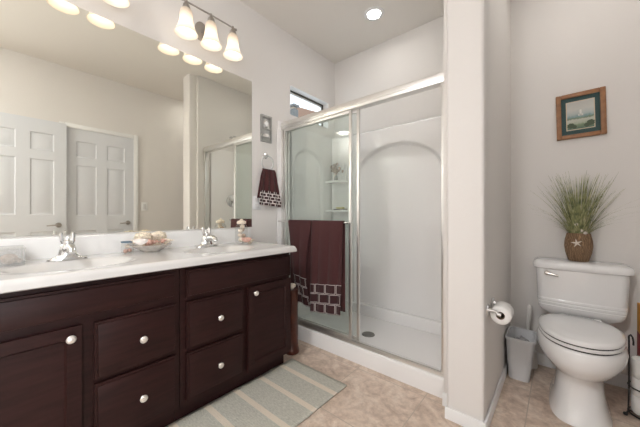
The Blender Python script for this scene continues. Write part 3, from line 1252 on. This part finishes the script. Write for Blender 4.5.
# things on the corner shelves
t = thing('flower_vase', 'small grey vase of dried brown flowers on the upper shower shelf', 'vase', (.130, 2.385, 1.425))
bm = B()
lathe(bm, [(.0, 0), (.018, 0), (.022, .02), (.016, .05), (.012, .06)], (.130, 2.385, 1.425), 'Z', 20)
obj('vase_body', bm, M_vase, t)
bm = B()
rnd = random.Random(5)
for k in range(34):
    a, b_ = rnd.uniform(0, 6.28), rnd.uniform(0, 1)
    p = (.130 + .075 * b_ * math.cos(a) * .85 - .004, 2.385 + .045 * b_ * math.sin(a), 1.535 + rnd.uniform(-.03, .085) * (1 - .4 * b_))
    tube(bm, [(.130, 2.385, 1.47), ((p[0] + .130) / 2, (p[1] + 2.385) / 2, p[2] - .03), p], .0012, 4)
    res = bmesh.ops.create_icosphere(bm, subdivisions=1, radius=rnd.uniform(.010, .020))
    for v in res['verts']:
        v.co = Vector(p) + v.co * rnd.uniform(.7, 1.2)
obj('dried_flowers', bm, M_driedf, t)
t = thing('white_bottle', 'square white bottle beside the vase on the upper shower shelf', 'bottle', (.218, 2.41, 1.425))
bx('bottle_body', M_plastic, t, .188, .248, 2.385, 2.435, 1.425, 1.585, bev=.010, seg=3)
bm = B()
lathe(bm, [(.012, 0), (.012, .022), (.0, .024)], (.218, 2.41, 1.585), 'Z', 16)
obj('cap', bm, M_plastic, t)
bm = B()
blob(bm, (.218, 2.384, 1.52), .014, 3, .1, (1, .12, 1.3), 4)
obj('shell_motif', bm, M_driedf, t)
bm = B()
box(bm, .10, .24, 2.375, 2.445, 1.112, 1.122, bev=.004)
tag(obj('soap_dish', bm, M_dark, None), 'flat black soap dish on the lower shower shelf', 'soap dish')
bm = B()
box(bm, .125, .215, 2.385, 2.435, 1.122, 1.144, bev=.009, seg=3)
tag(obj('soap_bar', bm, M_soap, None), 'yellow bar of soap on the black dish in the shower', 'soap')


# ------------------------------------------------------------------ towels
def bath_towel(name, label, x0t, x1t, x0b, x1b, zbar, zlow0, zlow1, y, m, folds, seed, group, back=.30, amp=.011, pinch=0.0):
    """cloth draped over a bar: front sheet from the bar down to a slanting hem and a shorter back sheet"""
    rnd = random.Random(seed)
    ph = rnd.uniform(0, 6.28)
    bm = B()
    arc = 6
    nb, nf = 14, 46
    r = .0125

    def prof(u):
        zl = zlow0 + (zlow1 - zlow0) * u
        pts = []
        for k in range(nb):
            z = zbar - back + back * k / nb
            pts.append((y + r + .002, z, 0.0, (zbar - z) + (zbar - zl)))
        for k in range(arc + 1):
            a = PI * k / arc
            pts.append((y + r * math.cos(a), zbar + r * math.sin(a), 0.0, zbar - zl))
        for k in range(1, nf + 1):
            t = k / nf
            z = zbar + (zl - zbar) * t
            pts.append((y - r, z, t, z - zl))
        return pts

    nu = 40
    cols = []
    for i in range(nu + 1):
        u = i / nu
        col = []
        for (py, pz, t, up) in prof(u):
            xa = x0t + (x0b - x0t) * t
            xb = x1t + (x1b - x1t) * t - pinch * math.sin(PI * t ** 1.3)
            x = xa + (xb - xa) * u
            w = math.sin(u * folds * 2 * PI + ph + .6 * t) * amp * (t ** .6)
            col.append((x, py - abs(w) - .002 * t if t > 0 else py, pz, up))
        cols.append(col)
    np_ = len(cols[0])
    uvl = bm.loops.layers.uv.verify()
    th = .006
    vv = [[bm.verts.new(c[:3]) for c in col] for col in cols]
    wd = abs(x1t - x0t)
    for i in range(nu):
        for j in range(np_ - 1):
            idx = ((i, j), (i + 1, j), (i + 1, j + 1), (i, j + 1))
            f = bm.faces.new([vv[a][b] for a, b in idx])
            for lp, (a, b) in zip(f.loops, idx):
                lp[uvl].uv = (a / nu * wd + .01, cols[a][b][3])
    o = obj(name, bm, m, None, smooth=80)
    s = o.modifiers.new('thickness', 'SOLIDIFY')
    s.thickness = th
    s.offset = 0
    tag(o, label, 'towel', group)
    return o


yb = YG - .008 - .052
bath_towel('bath_towel', 'maroon bath towel with block-patterned hem, left one on the shower door bar', .165, .432, .268, .428, 1.005, .345, .318, yb, M_towel, 1.0, 2, 'bath towels on the shower door', back=.66, amp=.014, pinch=.055)
bath_towel('bath_towel', 'maroon bath towel with block-patterned hem, right one on the shower door bar', .442, .748, .440, .735, 1.005, .290, .325, yb, M_towel, 1.5, 5, 'bath towels on the shower door', back=.66, amp=.016)

# towel ring and hand towel
ry, rz_ = 1.540, 1.512
t = thing('towel_ring', 'clear towel ring on the wall between mirror and shower', 'towel ring', (0, ry, rz_))
bm = B()
lathe(bm, [(.0, .030), (.010, .030), (.012, .012), (.024, .006), (.025, .0)], (0, ry, rz_ + .062), 'X', 20)
obj('mount', bm, M_chrome, t)
bm = B()
tube(bm, [(.030, ry + .062 * math.sin(2 * PI * k / 36), rz_ + .062 * math.cos(2 * PI * k / 36)) for k in range(36)], .0065, 10, closed=True)
obj('ring', bm, mat('clear_acrylic', (.82, .82, .82), .15, trans=.35), t)
bm = B()


def ht(u, v):
    # v = 0 top, 1 hem
    hw = .066 + .055 * min(1, v * 1.15)
    yy = ry + .008 + .012 * v + (u - .5) * 2 * hw
    zz = rz_ - .055 - (.320 + .02 * (u - .5)) * v
    xx = .030 + .016 * math.sin(PI * min(1, max(0, 1.0))) + .010 * math.sin(u * 3 * 2 * PI + .8) * (.35 + .65 * v) + .014
    if v < .06:
        xx = .034 + (xx - .034) * (v / .06)
    return Vector((xx, yy, zz))


grid(bm, 40, 30, ht, lambda u, v: (u * .22, (1 - v) * .322))
# back fold behind the ring
grid(bm, 20, 12, lambda u, v: Vector((.014 + .016 * (1 - min(1, v * 5)), ry + .008 + (u - .5) * 2 * (.056 + .05 * v), rz_ - .055 - .25 * v)), lambda u, v: (u * .22, .13 + .2 * (1 - v)))
o = obj('hand_towel', bm, M_towel2, None, smooth=80)
s = o.modifiers.new('thickness', 'SOLIDIFY')
s.thickness = .005
s.offset = 0
tag(o, 'small maroon hand towel with patterned hem hanging from the wall ring', 'towel')

# outlet behind the towel, switch in the mirror
t = thing('wall_outlet', 'white outlet plate on the wall just left of the hand towel', 'outlet', (0, 1.445, 1.165))
bx('plate', M_trim, t, .0005, .007, 1.405, 1.485, 1.108, 1.222, bev=.003)
for dz in (-.026, .026):
    bm = B()
    box(bm, .007, .009, 1.428, 1.462, 1.165 + dz - .016, 1.165 + dz + .016, bev=.001)
    obj('socket', bm, M_plastic, t)
t = thing('light_switch', 'white light switch plate beside the closed door, seen in the mirror', 'switch', (XW, 1.35, 1.175))
bx('plate', M_trim, t, XW - .006, XW - .0005, 1.312, 1.388, 1.118, 1.232, bev=.003)
bx('rocker', M_plastic, t, XW - .010, XW - .006, 1.334, 1.366, 1.140, 1.210, bev=.002)

# silver shell plaque
py0, py1, pz0, pz1 = 1.483, 1.600, 1.695, 1.928
t = thing('wall_plaque', 'silver double-square shell plaque on the wall beside the mirror', 'wall decoration', (0, (py0 + py1) / 2, pz0))
M_pew = mat('pewter', (.46, .46, .45), .35, .8, var=(60, .2))
bx('backing', M_pew, t, .0005, .010, py0, py1, pz0, pz1, bev=.002)
bm = B()
w = .012
for a in ((py0, py0 + w, pz0, pz1), (py1 - w, py1, pz0, pz1), (py0 + w, py1 - w, pz0, pz0 + w), (py0 + w, py1 - w, pz1 - w * 2, pz1), (py0 + w, py1 - w, (pz0 + pz1) / 2 - .006, (pz0 + pz1) / 2 + .006)):
    box(bm, .010, .020, *a, bev=.003)
obj('frame', bm, M_pew, t)
bm = B()
yc_ = (py0 + py1) / 2
lathe(bm, [(.033, .010), (.033, .016), (.026, .020), (.024, .016)], (0, yc_, pz0 + .160), 'X', 28, sx=1.0, sy=1.1)
obj('oval_rim', bm, M_chrome, t)
bm = B()
blob(bm, (.016, yc_, pz0 + .160), .019, 8, .06, (.45, .9, 1.15), 4)
obj('shell_relief', bm, M_trim, t, label='white shell relief')
bm = B()
lathe(bm, [(.040, .0), (.038, .012), (.026, .026), (.0, .032)], (.012, yc_, pz0 + .044), 'Z', 24, sx=.4)
obj('shell_relief', bm, M_silver, t, label='domed silver shell relief')

# wooden stand between vanity and shower
bxn, byn = .378, 1.500
t = thing('wooden_stand', 'narrow reddish-brown wooden stand with ivory knob between vanity and shower', 'stand', (bxn, byn, 0))
bm = B()
prof = [(.0, 0), (.052, 0), (.058, .012), (.056, .03), (.050, .05), (.046, .10), (.046, .47), (.050, .48), (.050, .49), (.0, .49)]
lathe(bm, prof, (bxn, byn, 0), 'Z', 28)
obj('post', bm, M_mahog, t)
bm = B()
lathe(bm, [(.012, .49), (.014, .500), (.030, .508), (.031, .520), (.020, .530), (.0, .533)], (bxn, byn, 0), 'Z', 20)
obj('knob', bm, M_white_knob, t, label='ivory knob on top')

# ------------------------------------------------------------------ rug
bm = B()
rx0, rx1, ry0, ry1 = .462, .952, .10, 1.418
grid(bm, 24, 60, lambda a, b: Vector((rx0 + (rx1 - rx0) * a, ry0 + (ry1 - ry0) * b, .007 + .0012 * math.sin(b * 41) * math.sin(a * 5 + b * 13))))
o = obj('bath_rug', bm, M_rug, None, smooth=60)
s = o.modifiers.new('thickness', 'SOLIDIFY')
s.thickness = .006
s.offset = -1
tag(o, 'sage green cotton rug with beige cross stripes on the floor along the vanity', 'rug')

# ------------------------------------------------------------------ toilet
TX = 2.045


def sup(cx_, cy_, hx, hyf, hyb, z, p=2.3, n=56):
    """egg-shaped ring: half width hx, reach hyf to the front (-y) and hyb to the back"""
    ring = []
    for k in range(n):
        a = 2 * PI * k / n
        c, s = math.cos(a), math.sin(a)
        x = hx * math.copysign(abs(c) ** (2 / p), c)
        y = (hyb if s > 0 else hyf) * math.copysign(abs(s) ** (2 / p), s)
        ring.append(Vector((cx_ + x, cy_ + y, z)))
    return ring


t = thing('toilet', 'white two-piece toilet with closed lid against the back wall', 'toilet', (TX, 2.2, 0))
bm = B()
loft(bm, [sup(TX - .013, 2.16, .128, .262, .26, 0, 3.2), sup(TX - .013, 2.16, .127, .258, .26, .012, 3.2), sup(TX - .013, 2.16, .114, .232, .255, .045, 3.0), sup(TX - .013, 2.16, .105, .212, .25, .10, 3.0),
          sup(TX - .013, 2.16, .099, .196, .245, .16, 2.8), sup(TX - .013, 2.16, .100, .198, .24, .205, 2.6), sup(TX - .013, 2.15, .112, .222, .24, .232, 2.4), sup(TX - .013, 2.14, .140, .262, .22, .262, 2.2),
          sup(TX - .013, 2.13, .165, .283, .20, .297, 2.1), sup(TX - .013, 2.12, .180, .286, .195, .330, 2.1), sup(TX - .013, 2.12, .185, .286, .19, .360, 2.1), sup(TX - .013, 2.12, .182, .283, .19, .385, 2.1),
          sup(TX - .013, 2.12, .176, .277, .19, .397, 2.1), sup(TX - .013, 2.12, .162, .264, .18, .400, 2.1)])
obj('bowl', bm, M_porc, t, smooth=60)
bx('tank_deck', M_porc, t, TX - .12, TX + .12, 2.26, 2.50, .30, .412, bev=.02, seg=3)
bm = B()
loft(bm, [sup(TX - .013, 2.125, .168, .275, .185, .4045, 2.15), sup(TX - .013, 2.125, .176, .283, .19, .408, 2.15), sup(TX - .013, 2.125, .177, .284, .19, .418, 2.15), sup(TX - .013, 2.125, .172, .279, .186, .4225, 2.15)])
obj('seat', bm, M_porc, t, smooth=50)
bm = B()
loft(bm, [sup(TX - .013, 2.125, .168, .275, .185, .4285, 2.15), sup(TX - .013, 2.125, .176, .283, .19, .4305, 2.15), sup(TX - .013, 2.125, .177, .284, .19, .440, 2.15), sup(TX - .013, 2.125, .173, .280, .186, .447, 2.15),
          sup(TX - .013, 2.125, .157, .262, .172, .4515, 2.15), sup(TX - .013, 2.125, .10, .18, .10, .4535, 2.1)])
obj('lid', bm, M_porc, t, smooth=50)
bm = B()
loft(bm, [sup(TX - .013, 2.125, .171, .278, .184, .3995, 2.15), sup(TX - .013, 2.125, .171, .278, .184, .4300, 2.15)])
obj('gap_shadow', bm, M_gap_shadow, t)  # dark core standing in for the shade between bowl, seat and lid
for s_ in (-1, 1):
    bx('hinge', M_porc, t, TX + s_ * .075 - .018, TX + s_ * .075 + .018, 2.285, 2.325, .412, .448, bev=.006)


def rrect(hx, y0, y1, z, r, bow=0.0, n=8):
    pts = []
    for (cx_, cy_, a0) in ((TX + hx - r, y1 - r, 0), (TX - hx + r, y1 - r, 90), (TX - hx + r, y0 + r, 180), (TX + hx - r, y0 + r, 270)):
        for k in range(n + 1):
            a = R(a0 + 90 * k / n)
            x, y = cx_ + r * math.cos(a), cy_ + r * math.sin(a)
            if cy_ < (y0 + y1) / 2:
                y -= bow * (1 - ((x - TX) / hx) ** 2)
            pts.append(Vector((x, y, z)))
    # extra points along the front for a bowed face
    i = 3 * (n + 1)
    a, b = pts[i - 1], pts[i]
    ex = []
    for k in range(1, 12):
        q = k / 12
        x = a.x + (b.x - a.x) * q
        yy = y0 - bow * (1 - ((x - TX) / hx) ** 2)
        ex.append(Vector((x, yy, z)))
    return pts[:i] + ex + pts[i:]


yt0, yt1 = 2.345, 2.512
bm = B()
loft(bm, [rrect(.150, yt0 + .03, yt1, .418, .03), rrect(.188, yt0 + .012, yt1, .440, .035, .012), rrect(.200, yt0 + .004, yt1, .462, .035, .016), rrect(.204, yt0 + .001, yt1, .482, .035, .017),
          rrect(.2015, yt0 + .004, yt1, .486, .035, .017), rrect(.205, yt0, yt1, .490, .035, .018), rrect(.206, yt0, yt1, .502, .035, .018), rrect(.203, yt0 + .004, yt1, .506, .035, .018),
          rrect(.207, yt0, yt1, .510, .035, .018), rrect(.208, yt0, yt1, .522, .035, .018), rrect(.206, yt0 + .003, yt1, .528, .035, .018), rrect(.214, yt0 - .003, yt1, .715, .035, .02)])
obj('tank', bm, M_porc, t, smooth=28)
bm = B()
loft(bm, [rrect(.222, yt0 - .010, yt1 + .004, .716, .035, .02), rrect(.229, yt0 - .017, yt1 + .008, .722, .038, .02), rrect(.231, yt0 - .019, yt1 + .008, .745, .038, .02),
          rrect(.226, yt0 - .014, yt1 + .006, .760, .036, .02), rrect(.212, yt0, yt1, .768, .034, .02), rrect(.15, yt0 + .04, yt1 - .04, .770, .03, .01)])
obj('tank_lid', bm, M_porc, t, smooth=45)
bm = B()
lx, ly, lz = 1.888, yt0 - .012, .690
lathe(bm, [(.0, -.014), (.013, -.012), (.015, 0), (.015, .012)], (lx, ly, lz), 'Y', 18)
tube(bm, [(lx - .004, ly - .014, lz), (lx + .03, ly - .022, lz - .004), (lx + .058, ly - .020, lz - .010)], .006, 10, rad=[.009, .007, .008])
obj('flush_lever', bm, M_nickel, t)

# ------------------------------------------------------------------ grass in a basket on the tank
px_, py_, pz_ = 2.043, 2.432, .7705
t = thing('potted_grass', 'tall ornamental grass in a barrel-shaped brown wicker pot on the toilet tank', 'plant', (px_, py_, pz_))
bm = B()
prof = [(.046, 0), (.050, .004), (.064, .055), (.069, .095), (.067, .130), (.058, .172), (.055, .178), (.052, .172), (.05, .160), (.0, .160)]
lathe(bm, prof, (px_, py_, pz_), 'Z', 36)
obj('basket', bm, M_wicker, t)
bm = B()
rnd = random.Random(11)


def blade(base, ang, lean, length, width, droop):
    d = Vector((math.cos(ang), math.sin(ang), 0))
    sd_ = Vector((-d.y, d.x, 0))
    seg = 8
    L, Rr, Cn = [], [], []
    p = Vector(base)
    th = lean
    for k in range(seg + 1):
        t_ = k / seg
        w_ = width * (1 - t_ ** 1.5) * (0.6 + .4 * min(1, t_ * 4)) + .0003
        Cn.append(bm.verts.new(p + d * .0008))
        L.append(bm.verts.new(p + sd_ * w_))
        Rr.append(bm.verts.new(p - sd_ * w_))
        p = p + (d * math.sin(th) + Vector((0, 0, 1)) * math.cos(th)) * (length / seg)
        if p.y > YB - .006:
            p.y = YB - .006
        th += droop / seg
    for k in range(seg):
        bm.faces.new((L[k], Cn[k], Cn[k + 1], L[k + 1]))
        bm.faces.new((Cn[k], Rr[k], Rr[k + 1], Cn[k + 1]))


for k in range(165):
    a = rnd.uniform(0, 2 * PI)
    rr = .044 * math.sqrt(rnd.random())
    ln = rnd.uniform(.24, .43)
    le = min(.5, abs(rnd.gauss(0, .16)) + .02)
    blade((px_ + rr * math.cos(a), py_ + rr * math.sin(a), pz_ + .158), a, le, ln, rnd.uniform(.0022, .0044), rnd.uniform(0, .6))
for k in range(60):
    a = rnd.uniform(0, 2 * PI)
    blade((px_ + .03 * math.cos(a), py_ + .03 * math.sin(a), pz_ + .158), a, rnd.uniform(.35, .8), rnd.uniform(.10, .20), rnd.uniform(.002, .0035), rnd.uniform(.2, .9))
for k in range(14):
    a = rnd.choice([rnd.uniform(-.9, .2), rnd.uniform(-.9, .2), rnd.uniform(2.8, 4.0)])
    blade((px_ + .03 * math.cos(a), py_ + .03 * math.sin(a), pz_ + .158), a, rnd.uniform(.4, .8), rnd.uniform(.30, .42), .0008, rnd.uniform(.7, 1.5))
obj('grass_blades', bm, M_grass, t, smooth=0, recalc=False)
for dx, dz in ((-.012, .235), (.010, .195), (.030, .182)):
    bm = B()
    blob(bm, (px_ + dx, py_ - .052, pz_ + dz), .009, int(dz * 1000), .1, (1.1, .7, 1), 3)
    obj('shell_ornament', bm, M_star, t, label='small white shell')
bm = B()
sc_ = Vector((px_ - .010, py_ - .0705, pz_ + .118))
ring = []
for k in range(20):
    a = PI / 2 + 2 * PI * k / 20 + .2
    r_ = (.028, .013, .0075, .013)[k % 4]
    ring.append((r_ * math.cos(a), r_ * math.sin(a)))
fr_ = [bm.verts.new(sc_ + Vector((x, -.001 + 1.6 * (x * x), z))) for x, z in ring]
bk_ = [bm.verts.new(sc_ + Vector((x, .006 + 3.0 * (x * x + z * z), z))) for x, z in ring]
ct = bm.verts.new(sc_ + Vector((0, -.007, 0)))
for k in range(20):
    bm.faces.new((ct, fr_[k], fr_[(k + 1) % 20]))
    bm.faces.new((fr_[k], bk_[k], bk_[(k + 1) % 20], fr_[(k + 1) % 20]))
obj('starfish', bm, M_star, t, label='white starfish on the front of the basket')

# ------------------------------------------------------------------ framed picture (hangs a little crooked)
fx0, fx1, fz0, fz1 = 1.934, 2.176, 1.575, 1.876
t = thing('framed_picture', 'small landscape picture with teal mat and orange wood frame above the toilet', 'picture', (0, 0, 0))
bm = B()
w = .027
for a in ((fx0, fx0 + w, fz0, fz1), (fx1 - w, fx1, fz0, fz1), (fx0 + w, fx1 - w, fz0, fz0 + w), (fx0 + w, fx1 - w, fz1 - w, fz1)):
    box(bm, a[0], a[1], YB - .022, YB - .001, a[2], a[3], bev=.004)
fo = obj('frame', bm, M_orange_wood, t)
bx('mat_board', M_teal, t, fx0 + w, fx1 - w, YB - .010, YB - .002, fz0 + w, fz1 - w)
ax0, ax1, az0, az1 = fx0 + .056, fx1 - .056, fz0 + .060, fz1 - .060
bx('fillet', M_cream, t, ax0 - .005, ax1 + .005, YB - .012, YB - .004, az0 - .005, az1 + .005)


def art_mat():
    m, nt, b = nodes('landscape_print')
    tc = N(nt, 'ShaderNodeTexCoord')
    sp = N(nt, 'ShaderNodeSeparateXYZ')
    nt.links.new(tc.outputs['Generated'], sp.inputs[0])
    nz = N(nt, 'ShaderNodeTexNoise', Scale=9.0, Detail=4.0)
    nt.links.new(tc.outputs['Generated'], nz.inputs['Vector'])
    ma = N(nt, 'ShaderNodeMath', operation='MULTIPLY_ADD')
    ma.inputs[1].default_value = .16
    nt.links.new(nz.outputs['Fac'], ma.inputs[0])
    nt.links.new(sp.outputs[2], ma.inputs[2])
    cr = N(nt, 'ShaderNodeValToRGB')
    cr.color_ramp.interpolation = 'LINEAR'
    el = cr.color_ramp.elements
    el[0].position = 0.08
    el[0].color = (.10, .16, .12, 1)
    el[1].position = 1.0
    el[1].color = (.50, .50, .47, 1)
    for p, c in ((.22, (.18, .25, .15, 1)), (.30, (.42, .46, .36, 1)), (.42, (.52, .53, .46, 1)), (.47, (.16, .22, .14, 1)), (.53, (.22, .33, .33, 1)), (.60, (.40, .46, .46, 1)), (.80, (.56, .56, .52, 1))):
        e = el.new(p)
        e.color = c
    nt.links.new(ma.outputs[0], cr.inputs['Fac'])
    nt.links.new(cr.outputs['Color'], b.inputs['Base Color'])
    b.inputs['Roughness'].default_value = .6
    return m


pr = bx('print', art_mat(), t, ax0, ax1, YB - .0125, YB - .008, az0, az1, smooth=0)
bm = B()
zc0 = az0 + .085
box(bm, 2.052, 2.062, YB - .0132, YB - .0124, zc0, zc0 + .040)
box(bm, 2.045, 2.069, YB - .0132, YB - .0124, zc0, zc0 + .012)
obj('painted_tower', bm, mat('painted_white', (.72, .72, .68), .6), pr, smooth=0)
bm = B()
for cx_, cz_, r_ in ((ax0 + .018, az0 + .026, .016), (ax1 - .016, az0 + .030, .017), (ax1 - .034, az0 + .018, .012), (ax0 + .036, az0 + .016, .010)):
    blob(bm, (cx_, YB - .0128, cz_), r_, int(cx_ * 999), .25, (1, .02, 1), 4)
obj('painted_bush', bm, mat('painted_green', (.07, .10, .06), .7), pr)
mrot = Matrix.Translation(((fx0 + fx1) / 2, 0, (fz0 + fz1) / 2)) @ Matrix.Rotation(R(-1.2), 4, 'Y') @ Matrix.Translation((-(fx0 + fx1) / 2, 0, -(fz0 + fz1) / 2))
t.location = mrot.to_translation()
t.rotation_euler = mrot.to_euler()

# ------------------------------------------------------------------ toilet paper holder
rxx, rzz = 1.728, .574
t = thing('paper_holder', 'chrome two-post toilet paper holder on the partition wall', 'toilet paper holder', (XP1, 1.69, rzz))
for y in (1.617, 1.765):
    bm = B()
    box(bm, XP1, XP1 + .008, y - .020, y + .020, rzz - .010, rzz + .040, bev=.003)
    tube(bm, [(XP1 + .006, y, rzz + .015), (XP1 + .04, y, rzz + .012), (rxx - .01, y, rzz + .002), (rxx + .006, y, rzz)], .007, 10, rad=[.009, .007, .008, .010])
    obj('post', bm, M_chrome, t)
bm = B()
tube(bm, [(rxx, 1.620, rzz), (rxx, 1.762, rzz)], .0065, 10)
obj('roller', bm, M_chrome, t)
t2 = thing('toilet_paper_roll', 'white toilet paper roll on the chrome holder', 'toilet paper', (rxx, 1.69, rzz))
bm = B()
ro, ri = .045, .0190
lathe(bm, [(ri, 1.634), (ro - .004, 1.634), (ro, 1.638), (ro, 1.742), (ro - .004, 1.746), (ri, 1.746)], (rxx, 0, rzz - .009), 'Y', 40, cap=False)
obj('paper', bm, M_paper, t2, smooth=50)
bm = B()
lathe(bm, [(ri, 1.6335), (ri, 1.7465), (ri - .0015, 1.7465), (ri - .0015, 1.6335), (ri, 1.6335)], (rxx, 0, rzz - .009), 'Y', 28, cap=False)
obj('core', bm, M_card, t2)


# ------------------------------------------------------------------ waste bin, brush, spare rolls, paper bag
def rring(x0, x1, y0, y1, z, r, n=6):
    pts = []
    for cx_, cy_, a0 in ((x1 - r, y1 - r, 0), (x0 + r, y1 - r, 90), (x0 + r, y0 + r, 180), (x1 - r, y0 + r, 270)):
        for k in range(n + 1):
            a = R(a0 + 90 * k / n)
            pts.append(Vector((cx_ + r * math.cos(a), cy_ + r * math.sin(a), z)))
    return pts


t = thing('waste_bin', 'small light grey plastic waste bin in the corner left of the toilet', 'waste bin', (1.75, 2.27, 0))
bm = B()
bi = lambda q, z, r=.03: rring(1.694 - .008 * q, 1.806 + .030 * q, 2.192 - .040 * q, 2.352 + .030 * q, z, r)
loft(bm, [bi(0, 0), bi(.03, .006), bi(1, .262)], cap=False)
bm.faces.new([v for v in list(bm.verts)[:28]][::-1])
loft(bm, [bi(.02, .008, .028), [Vector((1.762 + (p.x - 1.762) * .96, 2.27 + (p.y - 2.27) * .97, p.z)) for p in bi(1, .262)]], cap=False)
obj('bin_body', bm, M_bin, t)
bm = B()
ra = [Vector((1.762 + (p.x - 1.762) * .95, 2.27 + (p.y - 2.27) * .96, p.z)) for p in bi(1, .262)]
rb = [Vector((1.762 + (p.x - 1.762) * 1.07, 2.27 + (p.y - 2.27) * 1.05, p.z)) for p in bi(1, .262)]
rc = [p + Vector((0, 0, .014)) for p in rb]
rd = [p + Vector((0, 0, .016)) for p in ra]
loft(bm, [ra, rb, rc, rd, ra], cap=False)
obj('rim', bm, M_bin, t)
bm = B()
blob(bm, (1.762, 2.27, .205), .055, 31, .28, (.85, 1.3, .8), 5)
tag(obj('crumpled_bag', bm, mat('bag_film', (.36, .36, .37), .35, var=(40, .35)), None), 'crumpled grey plastic bag inside the waste bin', 'plastic bag')
t = thing('toilet_brush', 'white handled toilet brush standing behind the waste bin', 'toilet brush', (1.79, 2.455, 0))
bm = B()
lathe(bm, [(.0, 0), (.046, 0), (.048, .006), (.042, .10), (.044, .11), (.034, .11), (.0, .10)], (1.79, 2.455, 0), 'Z', 24)
obj('holder', bm, M_brushwhite, t)
bm = B()
tube(bm, [(1.79, 2.455, .10), (1.783, 2.448, .20), (1.785, 2.435, .31), (1.790, 2.425, .37), (1.793, 2.42, .425), (1.794, 2.42, .437)], .01, 12, rad=[.007, .008, .010, .013, .014, .007])
obj('handle', bm, M_brushwhite, t)

# wire stand with spare rolls right of the toilet
wx, wy = 2.296, 2.210
t = thing('paper_stand', 'black wire stand for spare toilet paper right of the toilet', 'toilet paper stand', (wx, wy, 0))
bm = B()
rr = .066
tube(bm, [(wx + rr * math.cos(2 * PI * k / 32), wy + rr * math.sin(2 * PI * k / 32), .020) for k in range(32)], .004, 8, closed=True)
tube(bm, [(wx - rr, wy, .020), (wx + rr, wy, .020)], .004, 8)
tube(bm, [(wx, wy - rr, .020), (wx, wy + rr, .020)], .004, 8)
obj('base_ring', bm, M_blackwire, t)
bm = B()
tube(bm, [(wx + rr * math.cos(2 * PI * k / 32), wy + rr * math.sin(2 * PI * k / 32), .16) for k in range(32)], .0035, 8, closed=True)
obj('hoop', bm, M_blackwire, t)
for k in range(4):
    a = R(200 + 90 * k)
    c, s_ = math.cos(a), math.sin(a)
    bm = B()
    top = .405 if k == 0 else .30
    tube(bm, [(wx + (rr + .018) * c, wy + (rr + .018) * s_, .006), (wx + (rr + .006) * c, wy + (rr + .006) * s_, .03), (wx + (rr + .004) * c, wy + (rr + .004) * s_, .16), (wx + (rr + .004) * c, wy + (rr + .004) * s_, top)], .004, 8)
    lathe(bm, [(.0, -.0085), (.008, -.006), (.010, 0), (.008, .006), (.0, .0085)], (wx + (rr + .018) * c, wy + (rr + .018) * s_, .0105), 'Z', 12)
    obj('leg', bm, M_blackwire, t)
bm = B()
a = R(200)
q0 = Vector((wx + (rr + .004) * math.cos(a), wy + (rr + .004) * math.sin(a), .403))
tube(bm, [q0, q0 + Vector((-.001, -.004, .022)), q0 + Vector((.004, -.018, .034)), q0 + Vector((.008, -.036, .028)), q0 + Vector((.010, -.044, .008)), q0 + Vector((.010, -.042, -.010))], .004, 8)
obj('hook', bm, M_blackwire, t)
for k in range(3):
    z0 = .026 + k * .094
    r3 = thing('toilet_paper_roll', ('lowest', 'middle', 'topmost')[k] + ' white spare roll stacked on the black wire stand', 'toilet paper', (wx, wy, z0), 'spare rolls on the wire stand')
    bm = B()
    lathe(bm, [(.02, z0), (.052, z0), (.056, z0 + .006), (.056, z0 + .086), (.052, z0 + .092), (.02, z0 + .092)], (wx, wy, 0), 'Z', 36, cap=False)
    obj('paper', bm, M_paper, r3, smooth=50)
    bm = B()
    lathe(bm, [(.0205, z0), (.0205, z0 + .0925), (.019, z0 + .0925), (.019, z0), (.0205, z0)], (wx, wy, 0), 'Z', 24, cap=False)
    obj('core', bm, M_card, r3)

gx0, gx1, gy0, gy1 = 2.303, 2.398, 2.425, 2.505
t = thing('gift_bag', 'tall orange and red paper bag in the corner right of the toilet', 'bag', (2.36, 2.455, 0))
bm = B()
box(bm, gx0, gx1, gy0, gy1, 0, .375, bev=.004)
obj('bag_bottom', bm, M_red, t, label='red lower half of the bag')
bm = B()
loft(bm, [rring(gx0, gx1, gy0, gy1, .375, .004), rring(gx0, gx1, gy0, gy1, .54, .004), rring(gx0 + .003, gx1 - .003, gy0 + .003, gy1 - .003, .54, .003), rring(gx0 + .003, gx1 - .003, gy0 + .003, gy1 - .003, .38, .003)], cap=False)
obj('bag_top', bm, M_orange, t, label='orange upper half of the bag')
